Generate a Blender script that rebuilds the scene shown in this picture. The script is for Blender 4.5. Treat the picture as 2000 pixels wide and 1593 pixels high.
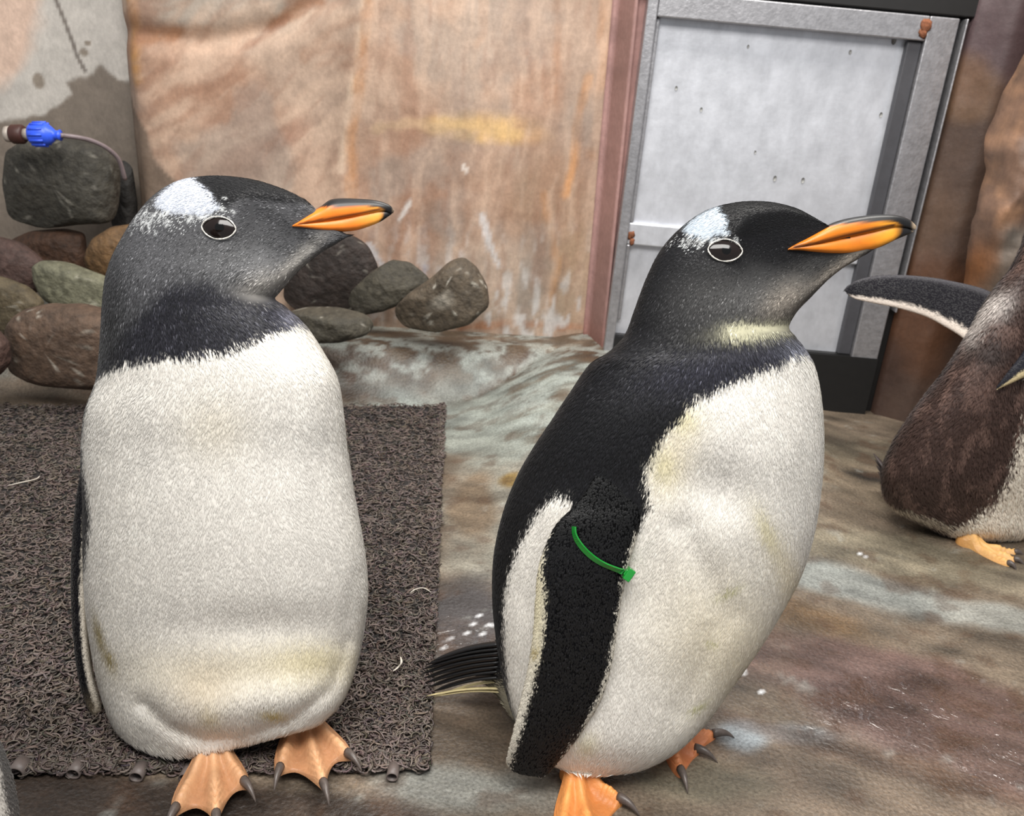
import bpy, bmesh, math
import numpy as np
from mathutils import Vector, Matrix
from mathutils.bvhtree import BVHTree

# ------------------------------------------------------------------ clean
for o in list(bpy.data.objects):
    bpy.data.objects.remove(o)
SC = bpy.context.scene
COL = SC.collection
RNG = np.random.default_rng(7)

# ------------------------------------------------------------------ camera
IW, IH, FPX = 2000.0, 1593.0, 1700.0
CAMH, PITCH, ROLL = 0.80, math.radians(20.5), math.radians(3.5)
CAM = np.array([0.0, 0.0, CAMH])
_f = np.array([0, math.cos(PITCH), -math.sin(PITCH)])
_r0 = np.array([1.0, 0, 0]); _u0 = np.array([0, math.sin(PITCH), math.cos(PITCH)])
_r = math.cos(ROLL)*_r0 + math.sin(ROLL)*_u0
_u = -math.sin(ROLL)*_r0 + math.cos(ROLL)*_u0
cd = bpy.data.cameras.new('camera'); cam = bpy.data.objects.new('camera', cd); COL.objects.link(cam)
cam.matrix_world = Matrix(((_r[0], _u[0], -_f[0], CAM[0]), (_r[1], _u[1], -_f[1], CAM[1]),
                           (_r[2], _u[2], -_f[2], CAM[2]), (0, 0, 0, 1)))
cd.sensor_fit = 'HORIZONTAL'; cd.sensor_width = 36; cd.lens = 36*FPX/IW; cd.clip_start = 0.02
cd.dof.use_dof = True; cd.dof.focus_distance = 0.98; cd.dof.aperture_fstop = 11.0
SC.camera = cam

# ------------------------------------------------------------------ light
W = bpy.data.worlds.new('world'); SC.world = W; W.use_nodes = True
W.node_tree.nodes['Background'].inputs[0].default_value = (0.93, 0.96, 1.0, 1)
W.node_tree.nodes['Background'].inputs[1].default_value = 0.40
def area(name, loc, target, sx, sy, power, col):
    d = bpy.data.lights.new(name, 'AREA'); d.shape = 'RECTANGLE'; d.size = sx; d.size_y = sy
    d.energy = power; d.color = col
    o = bpy.data.objects.new(name, d); COL.objects.link(o); o.location = loc
    o.rotation_euler = (Vector(target)-Vector(loc)).to_track_quat('-Z', 'Y').to_euler()
    return o
area('ceiling_lamp', (-0.1, -0.05, 2.45), (0.0, 1.0, 0.2), 2.0, 1.0, 94, (1.0, 0.97, 0.93))
area('ceiling_lamp_back', (0.5, 1.75, 2.5), (0.5, 1.8, 0), 1.6, 0.5, 52, (1.0, 0.96, 0.9))
VS = SC.view_settings
VS.view_transform = 'Standard'; VS.look = 'None'; VS.gamma = 1.0; VS.use_curve_mapping = False
VS.exposure = 0.16

# ------------------------------------------------------------------ helpers
def ray(x, y):
    x = np.asarray(x, float); y = np.asarray(y, float)
    return _f + ((x-IW/2)/FPX)[..., None]*_r - ((y-IH/2)/FPX)[..., None]*_u
def at(x, y, Y):                       # point of the vertical plane at distance Y
    d = ray(x, y); return CAM + d*(Y/d[..., 1])[..., None]
def ground(x, y, z=0.0):
    d = ray(x, y); return CAM + d*((z-CAMH)/d[..., 2])[..., None]
def lin(c):
    c = np.asarray(c, float)/255.0
    return np.where(c <= 0.04045, c/12.92, ((c+0.055)/1.055)**2.4)
def sstep(a, b, x):
    t = np.clip((x-a)/(b-a), 0, 1); return t*t*(3-2*t)
def _hash(i, j, k):
    n = (i*374761393 + j*668265263 + k*2147483647 + 12345) & 0xffffffff
    n = ((n ^ (n >> 13))*1274126177) & 0xffffffff
    n = ((n ^ (n >> 16))*2246822519) & 0xffffffff
    return ((n ^ (n >> 15)) & 0xffff)/65535.0
def vnoise(p):
    p = np.asarray(p, float); i = np.floor(p).astype(np.int64); f = p-i; f = f*f*(3-2*f)
    r = 0
    for a in (0, 1):
        for b in (0, 1):
            for c in (0, 1):
                w = (f[:, 0] if a else 1-f[:, 0])*(f[:, 1] if b else 1-f[:, 1])*(f[:, 2] if c else 1-f[:, 2])
                r = r + w*_hash(i[:, 0]+a, i[:, 1]+b, i[:, 2]+c)
    return r
def fbm(p, oct=4):
    s = 0; a = 0.5
    p = np.asarray(p, float)
    for k in range(oct):
        s = s + a*vnoise(p + 17.3*k); p = p*2.03; a *= 0.5
    return s
def inside(P, poly):
    x, y = P[:, 0], P[:, 1]; r = np.zeros(len(P), bool); n = len(poly)
    for i in range(n):
        x0, y0 = poly[i]; x1, y1 = poly[(i+1) % n]
        if y0 == y1: continue
        c = ((y0 > y) != (y1 > y)) & (x < (x1-x0)*(y-y0)/(y1-y0)+x0); r ^= c
    return r
def segdist(P, line, closed=False):
    d = np.full(len(P), 1e9); n = len(line)
    for i in range(n if closed else n-1):
        a = np.array(line[i], float); b = np.array(line[(i+1) % n], float); ab = b-a
        t = np.clip(((P-a)@ab)/max(ab@ab, 1e-9), 0, 1)
        d = np.minimum(d, np.linalg.norm(P-(a+t[:, None]*ab), axis=1))
    return d
def sd(P, poly):                       # signed: positive inside
    d = segdist(P, poly, True); return np.where(inside(P, poly), d, -d)
def mixc(c, k, m):
    return c*(1-m[:, None]) + np.asarray(k)*m[:, None]
def crom(K, n):
    K = np.asarray(K, float); m = len(K)
    t = np.linspace(0, m-1, n); i = np.clip(np.floor(t).astype(int), 0, m-2); f = (t-i)[:, None]
    g = lambda j: K[np.clip(j, 0, m-1)]
    p0, p1, p2, p3 = g(i-1), g(i), g(i+1), g(i+2)
    return 0.5*((2*p1)+(-p0+p2)*f+(2*p0-5*p1+4*p2-p3)*f**2+(-p0+3*p1-3*p2+p3)*f**3)

def mesh_obj(name, V, Fc, mat, parent=None, smooth=True, col=None, wet=None):
    me = bpy.data.meshes.new(name)
    V = np.asarray(V, float)
    if isinstance(Fc, np.ndarray):
        n, k = Fc.shape
        me.vertices.add(len(V)); me.vertices.foreach_set('co', V.ravel())
        me.loops.add(n*k); me.loops.foreach_set('vertex_index', Fc.ravel().astype(np.int32))
        me.polygons.add(n); me.polygons.foreach_set('loop_start', np.arange(0, n*k, k, dtype=np.int32))
        try: me.polygons.foreach_set('loop_total', np.full(n, k, dtype=np.int32))
        except Exception: pass
        me.update(calc_edges=True)
    else:
        me.from_pydata([tuple(v) for v in V], [], [tuple(f) for f in Fc]); me.update()
    me.polygons.foreach_set('use_smooth', np.full(len(me.polygons), smooth))
    def put(nm, arr):
        a = me.color_attributes.new(nm, 'FLOAT_COLOR', 'POINT')
        c = np.ones((len(V), 4)); c[:, :3] = arr
        a.data.foreach_set('color', c.ravel().astype(np.float32))
    if col is not None: put('Col', col)
    if wet is not None: put('Wet', np.repeat(np.asarray(wet)[:, None], 3, 1))
    if mat is not None: me.materials.append(mat)
    o = bpy.data.objects.new(name, me); COL.objects.link(o)
    if parent is not None: setpar(o, parent)
    return o
def setpar(o, p):
    o.parent = p; o.matrix_parent_inverse = world_of(p).inverted()
def world_of(o):
    m = o.matrix_basis.copy()
    while o.parent is not None:
        m = o.parent.matrix_basis @ o.matrix_parent_inverse @ m if False else world_of(o.parent) @ o.matrix_parent_inverse @ m
        break
    return m
def tag(o, label, cat, group=None):
    o['label'] = label; o['category'] = cat
    if group: o['group'] = group
    return o
def struct(o, label=None):
    o['kind'] = 'structure'
    if label: o['label'] = label
    return o
def thing(name, loc, label, cat, group=None):
    o = bpy.data.objects.new(name, None); COL.objects.link(o); o.location = Vector(loc)
    o.empty_display_size = 0.05
    return tag(o, label, cat, group)
def gridfaces(nr, ns, wrap=True):
    i = np.arange(nr-1)[:, None]; j = np.arange(ns if wrap else ns-1)[None, :]; j2 = (j+1) % ns
    return np.stack([i*ns+j, i*ns+j2, (i+1)*ns+j2, (i+1)*ns+j], -1).reshape(-1, 4)
def tube(path, rad, sides=8, caps=True, flat=1.0, up=(0, 0, 1)):
    P = np.asarray(path, float); n = len(P); rad = np.broadcast_to(rad, (n,))
    T = np.gradient(P, axis=0); T /= np.linalg.norm(T, axis=1)[:, None]+1e-12
    A = np.cross(T, np.asarray(up, float)); A /= np.linalg.norm(A, axis=1)[:, None]+1e-9
    B = np.cross(A, T)
    a = np.linspace(0, 2*np.pi, sides, endpoint=False)
    V = P[:, None]+(A[:, None]*np.cos(a)[None, :, None]+B[:, None]*np.sin(a)[None, :, None]*flat)*rad[:, None, None]
    V = V.reshape(-1, 3); Fc = [tuple(f) for f in gridfaces(n, sides)]
    if caps:
        Fc.append(tuple(range(sides))[::-1]); Fc.append(tuple(range((n-1)*sides, n*sides)))
    return V, Fc
class MB:
    def __init__(s): s.v = []; s.f = []
    def add(s, V, Fc):
        b = len(s.v); s.v += [tuple(x) for x in V]; s.f += [tuple(int(i)+b for i in f) for f in Fc]; return s
    def box(s, x0, x1, y0, y1, z0, z1):
        return s.add([(x, y, z) for x in (x0, x1) for y in (y0, y1) for z in (z0, z1)],
                     [(0, 1, 3, 2), (4, 6, 7, 5), (0, 4, 5, 1), (2, 3, 7, 6), (0, 2, 6, 4), (1, 5, 7, 3)])

# ------------------------------------------------------------------ materials
def mat(name, color=(0.5, 0.5, 0.5), rough=0.6, metal=0.0, attr=None, noise=None, bump=None, spec=0.5,
        wet=None, sheen=0.0, subsurf=0.0, coat=0.0, film=False):
    """noise=(scale, amount[, stretch]) varies the colour, bump=(scale, strength, distance)"""
    m = bpy.data.materials.new(name); m.use_nodes = True; nt = m.node_tree; N = nt.nodes; L = nt.links
    b = N['Principled BSDF']; b.inputs['Roughness'].default_value = rough; b.inputs['Metallic'].default_value = metal
    b.inputs['Specular IOR Level'].default_value = spec
    b.inputs['Coat Weight'].default_value = coat
    if subsurf:
        b.inputs['Subsurface Weight'].default_value = subsurf
        b.inputs['Subsurface Radius'].default_value = (0.006, 0.003, 0.002); b.inputs['Subsurface Scale'].default_value = 1.0
    if sheen: b.inputs['Sheen Weight'].default_value = sheen; b.inputs['Sheen Roughness'].default_value = 0.4
    tc = N.new('ShaderNodeTexCoord')
    if attr:
        a = N.new('ShaderNodeAttribute'); a.attribute_name = attr; src = a.outputs['Color']
    else:
        a = N.new('ShaderNodeRGB'); a.outputs[0].default_value = (*color, 1); src = a.outputs[0]
    if noise:
        mp = N.new('ShaderNodeMapping'); L.new(tc.outputs['Object'], mp.inputs['Vector'])
        if len(noise) > 2: mp.inputs['Scale'].default_value = noise[2]
        nz = N.new('ShaderNodeTexNoise'); nz.inputs['Scale'].default_value = noise[0]; nz.inputs['Detail'].default_value = 8
        nz.inputs['Roughness'].default_value = 0.65
        L.new(mp.outputs[0], nz.inputs['Vector'])
        mr = N.new('ShaderNodeMapRange'); mr.inputs['From Min'].default_value = 0.25; mr.inputs['From Max'].default_value = 0.75
        mr.inputs['To Min'].default_value = 1-noise[1]; mr.inputs['To Max'].default_value = 1+noise[1]
        L.new(nz.outputs['Fac'], mr.inputs['Value'])
        mx = N.new('ShaderNodeVectorMath'); mx.operation = 'SCALE'
        L.new(src, mx.inputs[0]); L.new(mr.outputs[0], mx.inputs['Scale']); src = mx.outputs[0]
    L.new(src, b.inputs['Base Color'])
    if bump:
        nb = N.new('ShaderNodeTexNoise'); nb.inputs['Scale'].default_value = bump[0]; nb.inputs['Detail'].default_value = 6
        L.new(tc.outputs['Object'], nb.inputs['Vector'])
        bp = N.new('ShaderNodeBump'); bp.inputs['Strength'].default_value = bump[1]; bp.inputs['Distance'].default_value = bump[2]
        L.new(nb.outputs['Fac'], bp.inputs['Height']); L.new(bp.outputs[0], b.inputs['Normal'])
    if wet:                              # Wet attribute drives roughness between dry and wet
        w = N.new('ShaderNodeAttribute'); w.attribute_name = 'Wet'
        mr = N.new('ShaderNodeMapRange'); mr.inputs['To Min'].default_value = wet[0]; mr.inputs['To Max'].default_value = wet[1]
        L.new(w.outputs['Fac'], mr.inputs['Value']); L.new(mr.outputs[0], b.inputs['Roughness'])
        if film:                         # rippling film of water as a clear coat
            m2 = N.new('ShaderNodeMapRange'); m2.inputs['From Min'].default_value = 0.55; m2.inputs['To Max'].default_value = 0.7; L.new(w.outputs['Fac'], m2.inputs['Value']); L.new(m2.outputs[0], b.inputs['Coat Weight'])
            b.inputs['Coat Roughness'].default_value = 0.06
            rz = N.new('ShaderNodeTexNoise'); rz.inputs['Scale'].default_value = 24; rz.inputs['Detail'].default_value = 3; rz.inputs['Distortion'].default_value = 1.4
            L.new(tc.outputs['Object'], rz.inputs['Vector'])
            rb = N.new('ShaderNodeBump'); rb.inputs['Strength'].default_value = 0.6; rb.inputs['Distance'].default_value = 0.014
            L.new(rz.outputs['Fac'], rb.inputs['Height']); L.new(rb.outputs[0], b.inputs['Coat Normal'])
    return m
M = {}
M['feather'] = mat('feather', attr='Col', rough=0.55, spec=0.35, sheen=0.05)
M['skin'] = mat('skin_under_plumage', attr='Col', rough=0.8, spec=0.2)
M['flipper'] = mat('flipper_scales', attr='Col', rough=0.55, spec=0.04, bump=(420, 0.5, 0.0015))
M['bill'] = mat('bill_horn', attr='Col', rough=0.42, spec=0.4, noise=(60, 0.15), coat=0.05)
M['foot'] = mat('foot_skin', attr='Col', rough=0.5, noise=(70, 0.12), bump=(220, 0.5, 0.002), subsurf=0.15)
M['claw'] = mat('claw_horn', lin((84, 75, 70)), rough=0.4, noise=(150, 0.35))
M['eye'] = mat('eye_dark', lin((26, 19, 17)), rough=0.12, spec=0.4)
M['pupil'] = mat('pupil_black', (0.002, 0.002, 0.002), rough=0.1, spec=0.4)
M['lid'] = mat('eyelid_pale', lin((196, 192, 184)), rough=0.7, noise=(700, 0.9))
M['green'] = mat('green_plastic', lin((22, 128, 44)), rough=0.3, noise=(60, 0.15), coat=0.3)
M['wall'] = mat('painted_rock', attr='Col', rough=0.62, noise=(120, 0.16, (1, 1, 0.6)), bump=(26, 0.3, 0.008), wet=(0.7, 0.35))
M['floor'] = mat('wet_concrete', attr='Col', rough=0.5, noise=(240, 0.55), bump=(140, 0.5, 0.005), wet=(0.6, 0.22), film=True)
M['rock'] = mat('stone', attr='Col', rough=0.75, noise=(60, 0.55), bump=(45, 0.8, 0.012))
M['mat'] = mat('vinyl_coil', attr='Col', rough=0.5, spec=0.4)
M['matring'] = mat('vinyl_ring', lin((98, 88, 84)), rough=0.5, noise=(80, 0.2))
M['backing'] = mat('mat_backing', lin((28, 25, 24)), rough=0.8, noise=(60, 0.3))
M['steel'] = mat('door_aluminium', lin((206, 208, 214)), rough=0.36, metal=0.45, noise=(22, 0.2, (1, 1, 0.6)), bump=(30, 0.25, 0.004))
M['steel2'] = mat('frame_aluminium', lin((170, 169, 172)), rough=0.34, metal=0.7, noise=(70, 0.25), bump=(120, 0.4, 0.002))
M['gasket'] = mat('grey_gasket', lin((66, 66, 70)), rough=0.5, noise=(40, 0.15))
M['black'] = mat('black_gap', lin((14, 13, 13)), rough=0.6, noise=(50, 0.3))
M['dirt'] = mat('door_dirt', lin((140, 140, 138)), rough=0.8, noise=(300, 0.3))
M['rust'] = mat('rust', lin((120, 72, 46)), rough=0.85, noise=(160, 0.5), bump=(200, 0.6, 0.002))
M['blue'] = mat('blue_plastic', lin((52, 92, 232)), rough=0.4, noise=(60, 0.1))
M['brownplastic'] = mat('brown_plastic', lin((66, 38, 32)), rough=0.5, noise=(60, 0.2))
M['clearplastic'] = mat('cloudy_plastic', lin((170, 160, 150)), rough=0.4, noise=(60, 0.2))
M['hose'] = mat('grey_hose', lin((120, 108, 110)), rough=0.4, noise=(60, 0.2))
M['whitefeather'] = mat('shed_feather', lin((205, 198, 185)), rough=0.7, noise=(200, 0.15))

# ------------------------------------------------------------------ setting: floor
def floor_h(x, y):
    x = np.asarray(x, float); y = np.asarray(y, float)
    h = 0.14*np.exp(-(np.abs((x-0.34)/0.36)**4 + np.abs(np.minimum(y-2.3, 0)/0.62)**2.6))
    ledge = 0.12*sstep(2.06, 2.24, y - 0.12*(x+0.6))*(1-sstep(0.2, 0.7, x))
    h = np.maximum(h, ledge)
    h = h + 0.012*sstep(0.15, 0.6, x)*np.sin(2.3*x+3.1*y)*sstep(0.9, 1.3, y)
    return h
def blobfield(P, base, blobs, k):
    """P in metres on the surface; blobs (x, y, rx, ry, colour, amount[, rot]) already in metres"""
    c = np.repeat(lin(base)[None], len(P), 0)
    for b in blobs:
        x, y, rx, ry, colr, am = b[:6]; rot = b[6] if len(b) > 6 else 0
        d = P-np.array([x, y]); ca, sa = math.cos(rot), math.sin(rot)
        u = (d[:, 0]*ca+d[:, 1]*sa)/rx; v = (-d[:, 0]*sa+d[:, 1]*ca)/ry
        q = np.sqrt(u*u+v*v)
        nz = fbm(np.c_[P*k, np.full(len(P), x*7+y*3)], 5)-0.47
        m = am*sstep(1.25, 0.55, q+nz*1.5)
        c = mixc(c, lin(colr), m)
    return c
xs = np.arange(-2.8, 2.2, 0.008); ys = np.arange(0.2, 2.62, 0.008)
X, Y = np.meshgrid(xs, ys); XY = np.c_[X.ravel(), Y.ravel()]
Z = floor_h(XY[:, 0], XY[:, 1]) + 0.006*(fbm(np.c_[XY*5, np.zeros(len(XY))], 4)-0.47)
fb = []
def fblob(px, py, rx, ry, colr, am, rot=0, z=0.0):       # rx, ry in metres
    g = ground(px, py, z); fb.append((g[0], g[1], rx, ry, colr, am, rot))
fblob(780, 690, 0.7, 0.16, (78, 64, 52), 0.9, 0, 0.12)
fblob(860, 750, 0.42, 0.17, (160, 168, 162), 0.85, 0.1, 0.1)
fblob(1030, 760, 0.28, 0.26, (150, 156, 148), 0.9, 0, 0.12)
fblob(980, 960, 0.16, 0.2, (150, 148, 136), 0.8, 0, 0.06)
fblob(930, 940, 0.05, 0.16, (112, 88, 62), 0.7, 0, 0.05)
fblob(1010, 905, 0.03, 0.03, (130, 105, 50), 0.9, 0, 0.06)
fblob(905, 1220, 0.08, 0.13, (78, 76, 78), 0.95)
fblob(930, 1430, 0.16, 0.12, (98, 84, 70), 0.7)
fblob(900, 1540, 0.12, 0.05, (140, 142, 136), 0.8)
fblob(200, 1560, 0.5, 0.035, (66, 54, 46), 0.95)
fblob(1750, 960, 0.35, 0.2, (132, 118, 98), 0.6)
fblob(1720, 1080, 0.32, 0.1, (140, 132, 112), 0.7, -0.3)
fblob(1700, 1150, 0.16, 0.06, (158, 164, 160), 0.8, -0.4)
fblob(1900, 1190, 0.28, 0.05, (158, 160, 154), 0.75, -0.3)
fblob(1600, 1200, 0.12, 0.06, (128, 98, 62), 0.7, -0.4)
fblob(1720, 1320, 0.3, 0.12, (112, 88, 80), 0.95, -0.3)
fblob(1900, 1420, 0.26, 0.16, (106, 86, 80), 0.9, -0.2)
fblob(1540, 1500, 0.3, 0.07, (122, 106, 90), 0.8, -0.25)
fblob(1450, 1430, 0.035, 0.03, (172, 182, 188), 0.9)
fblob(1560, 1430, 0.06, 0.02, (160, 162, 162), 0.8)
fblob(1330, 1520, 0.1, 0.04, (128, 122, 104), 0.7)
fblob(1700, 1480, 0.4, 0.02, (88, 66, 52), 0.6, -0.35)
fblob(1700, 890, 0.25, 0.1, (100, 92, 76), 0.7)
fblob(1690, 945, 0.07, 0.035, (30, 26, 22), 0.9)
fcol = blobfield(XY, (124, 110, 94), fb, 9.0)
n1 = fbm(np.c_[XY*[14, 22], np.zeros(len(XY))], 5); n2 = fbm(np.c_[XY*40, np.ones(len(XY))], 4)
fcol *= (0.14+0.96*n1)[:, None]
n3 = fbm(np.c_[(XY@np.array([[.92, .39], [-.39, .92]]))*[14, 60], np.full(len(XY), 2.)], 5)
fcol *= (0.55+0.95*n3)[:, None]
fcol = mixc(fcol, lin((150, 152, 146)), 0.35*sstep(0.60, 0.75, n2)*sstep(0.5, 0.62, n1))
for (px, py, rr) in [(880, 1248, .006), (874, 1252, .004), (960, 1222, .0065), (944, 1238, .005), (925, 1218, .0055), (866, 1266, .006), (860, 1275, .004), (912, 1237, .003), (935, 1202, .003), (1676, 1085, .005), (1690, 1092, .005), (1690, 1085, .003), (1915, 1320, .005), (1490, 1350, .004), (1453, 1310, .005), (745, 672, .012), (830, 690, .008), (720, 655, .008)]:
    g = ground(px, py, 0.0); fcol = mixc(fcol, lin((226, 228, 230)), .95*sstep(1.1, .7, np.hypot(XY[:, 0]-g[0], XY[:, 1]-g[1])/(rr*(.7+.6*n2))))  # white spots painted in for the sparkle of drops on wet concrete
fcol = mixc(fcol, lin((70, 48, 32)), 0.45*sstep(0.40, 0.28, fbm(np.c_[XY*26, np.full(len(XY), 5.)], 4)))
hm = sstep(.02, .07, floor_h(XY[:, 0], XY[:, 1])); n5 = fbm(np.c_[XY*[16, 30], np.full(len(XY), 11.)], 6); n6 = fbm(np.c_[XY*[70, 110], np.full(len(XY), 12.)], 4)
fcol = mixc(fcol, lin((164, 172, 166)), hm*.5*sstep(.44, .58, n5)*sstep(.3, .55, n6+.08))
fcol = mixc(fcol, lin((84, 68, 50)), hm*.55*sstep(.44, .32, n5))
wet = np.zeros(len(XY))
for (px, py, rx, ry, z) in [(1850, 1390, 0.22, 0.12, 0), (905, 1240, 0.09, 0.07, 0), (1960, 1480, 0.12, 0.1, 0)]:
    g = ground(px, py, z); q = np.sqrt(((XY[:, 0]-g[0])/rx)**2+((XY[:, 1]-g[1])/ry)**2)
    wet = np.maximum(wet, sstep(1.2, 0.7, q+(n1-0.47)*1.2))
wet = np.maximum(wet, 0.35)
floor_bvh_h = Z
def floor_z(x, y):
    return float(floor_h(x, y))
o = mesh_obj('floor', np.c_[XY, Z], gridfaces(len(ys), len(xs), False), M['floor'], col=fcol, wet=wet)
struct(o, 'wet mottled concrete floor with pale scuffs and a rounded hump')

# ------------------------------------------------------------------ setting: walls
WY = 2.42; K = WY*1.02/FPX
def wall_grid(name, x0, x1, z0, z1, step, yfun, colfun, matl, label, wetfun=None, thick=0.12):
    xs = np.linspace(x0, x1, int((x1-x0)/step)+2); zs = np.linspace(z0, z1, int((z1-z0)/step)+2)
    X, Z = np.meshgrid(xs, zs); P = np.c_[X.ravel(), Z.ravel()]
    Yv = yfun(P); nx, nz = len(xs), len(zs)
    V = np.c_[P[:, 0], Yv, P[:, 1]]; Fc = gridfaces(nz, nx, False)
    c = colfun(P); w = wetfun(P) if wetfun else np.full(len(P), 0.3)
    # skirt: turn the rim back so the slab has thickness
    rim = np.r_[np.arange(nx), np.arange(1, nz)*nx+nx-1, (nz-1)*nx+np.arange(nx-2, -1, -1), np.arange(nz-2, 0, -1)*nx]
    B = V[rim].copy(); B[:, 1] += thick; n0 = len(V); m = len(rim)
    V = np.r_[V, B]; c = np.r_[c, c[rim]]; w = np.r_[w, w[rim]]
    j = np.arange(m); j2 = (j+1) % m
    Fc = np.r_[Fc, np.stack([rim[j2], rim[j], n0+j, n0+j2], -1)]
    return struct(mesh_obj(name, V, Fc, matl, col=c, wet=w), label)
def wpx(Yp):
    def f(px, py):
        p = at(px, py, Yp); return p[0], p[2]
    return f
def strokes(P, c, w2, items):
    for pts, r, colr, am in items:
        L = [w2(*p) for p in pts]; d = segdist(P, L)
        nz = fbm(np.c_[P*[30, 14], np.full(len(P), pts[0][0]*.01)], 4)-0.47
        c = mixc(c, lin(colr), am*sstep(1.2, 0.3, d/(r*K)+nz*1.6))
    return c
w2 = wpx(WY)
def wb(px, py, rx, ry, colr, am, rot=0):
    x, z = w2(px, py); return (x, z, rx*K, ry*K, colr, am, rot)
def back_col(P):
    c = blobfield(P, (176, 150, 130), [
        wb(450, 20, 190, 40, (176, 164, 150), 0.8), wb(330, 130, 130, 60, (158, 112, 82), 0.55, -0.2),
        wb(420, 250, 180, 110, (176, 136, 110), 0.7), wb(850, 100, 170, 130, (192, 160, 136), 0.8),
        wb(560, 330, 160, 110, (158, 120, 98), 0.7), wb(860, 330, 190, 110, (164, 124, 98), 0.7),
        wb(930, 250, 110, 26, (222, 178, 112), 0.9), wb(740, 420, 160, 100, (150, 112, 88), 0.7),
        wb(1050, 140, 60, 150, (178, 142, 116), 0.6), wb(1090, 420, 70, 120, (158, 126, 98), 0.6),
        wb(880, 440, 150, 50, (140, 104, 80), 0.6), wb(1000, 570, 130, 80, (158, 148, 134), 0.75),
        wb(900, 520, 120, 60, (170, 152, 138), 0.5), wb(1120, 560, 40, 90, (176, 148, 118), 0.6)], 5.0)
    c = strokes(P, c, w2, [
        ([(258, -60), (254, 60), (262, 150)], 16, (196, 142, 78), 0.75),
        ([(270, 70), (350, 62), (450, 68), (540, 40), (620, 0)], 15, (158, 108, 70), 0.75),
        ([(420, 110), (500, 80), (560, 30)], 10, (140, 92, 64), 0.6),
        ([(712, 0), (700, 120), (680, 220), (668, 330)], 9, (216, 190, 164), 0.75),
        ([(728, -40), (708, 130), (684, 280), (690, 400)], 12, (186, 132, 84), 0.7),
        ([(720, 30), (650, 50), (600, 110)], 14, (160, 118, 90), 0.5),
        ([(940, -40), (945, 60), (930, 90)], 9, (196, 138, 92), 0.6),
        ([(1150, 150), (1128, 230), (1122, 320), (1104, 380)], 9, (208, 148, 90), 0.75),
        ([(1190, -40), (1180, 120), (1160, 300)], 14, (186, 136, 92), 0.5),
        ([(1090, 0), (1085, 200)], 8, (164, 118, 84), 0.5), ([(1060, 380), (1090, 520), (1070, 600)], 9, (190, 140, 92), 0.6),
        ([(900, 640), (1000, 632), (1150, 640)], 9, (172, 118, 82), 0.8)])
    def brush(ang, su, sv, seed):
        ca, sa = math.cos(ang), math.sin(ang); u = P[:, 0]*ca+P[:, 1]*sa; v = -P[:, 0]*sa+P[:, 1]*ca
        wv = (fbm(np.c_[P*4, np.full(len(P), seed)], 3)-.47)*.16
        return fbm(np.c_[(u+wv)*su, (v+wv)*sv, np.full(len(P), seed)], 5)
    wl = sstep(w2(800, 200)[0], w2(620, 200)[0], P[:, 0])
    b1 = wl*brush(.5, 3.5, 15, 1.)+(1-wl)*brush(0, 20, 3.2, 2.); b2 = wl*brush(.7, 9, 34, 3.)+(1-wl)*brush(0, 55, 6, 4.)
    c = mixc(c, lin((208, 178, 154)), (.35+.3*wl)*sstep(.48, .62, b1)); c = mixc(c, lin((152, 110, 84)), (.35+.3*wl)*sstep(.45, .30, b1))
    c = mixc(c, lin((158, 144, 132)), .55*sstep(.52, .64, fbm(np.c_[P*5.5, np.full(len(P), 8.)], 4)))
    c = mixc(c, lin((206, 176, 152)), .35*sstep(.52, .66, b2)); c = mixc(c, lin((140, 98, 74)), .3*sstep(.42, .28, b2))
    c = strokes(P, c, w2, [([(860, 240), (940, 246), (1012, 262)], 14, (216, 178, 120), .7), ([(730, 252), (800, 240), (860, 250)], 12, (204, 172, 134), .5)])
    wn = fbm(np.c_[P*[60, 18], np.zeros(len(P))], 5)
    _, zb = w2(1000, 640); _, zt = w2(1000, 380)
    low = sstep(zt, zb, P[:, 1])*sstep(w2(640, 500)[0], w2(800, 500)[0], P[:, 0])
    c = mixc(c, lin((206, 202, 198)), low*0.85*sstep(0.50, 0.66, wn))
    c = strokes(P, c, w2, [([(800, 395), (780, 430)], 5, (214, 208, 202), 0.8), ([(940, 420), (955, 470), (975, 520)], 7, (206, 204, 204), 0.7),
        ([(720, 480), (745, 520)], 8, (190, 188, 190), 0.8), ([(830, 520), (826, 560)], 8, (178, 176, 184), 0.7), ([(905, 325), (911, 333)], 4, (220, 210, 200), 0.8)])
    stain = [(200, 180), (246, 190), (268, 225), (292, 262), (300, 300), (322, 335), (345, 352), (330, 450), (300, 620), (200, 620)]
    s = sd(P, [w2(*p) for p in stain]) + 0.02*(fbm(np.c_[P*22, np.zeros(len(P))], 4)-0.47)
    c = mixc(c, lin((112, 96, 82)), 0.85*sstep(-0.004, 0.008, s))
    v = fbm(np.c_[P[:, 0]*16, P[:, 1]*4, np.zeros(len(P))], 5); v2 = fbm(np.c_[P*[45, 30], np.full(len(P), 3.)], 5)
    gcol = c.mean(1)[:, None]; c = gcol+(c-gcol)*.95
    return c*(0.60+0.28*v+.26*v2)[:, None]
def rough_y(Y0, amp, s=3.0, seed=0.0):
    return lambda P: Y0 + amp*(fbm(np.c_[P*s, np.full(len(P), seed)], 5)-0.47)*2
xl = at(246, 200, WY)[0]; xr = at(1184, 330, WY)[0]
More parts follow.
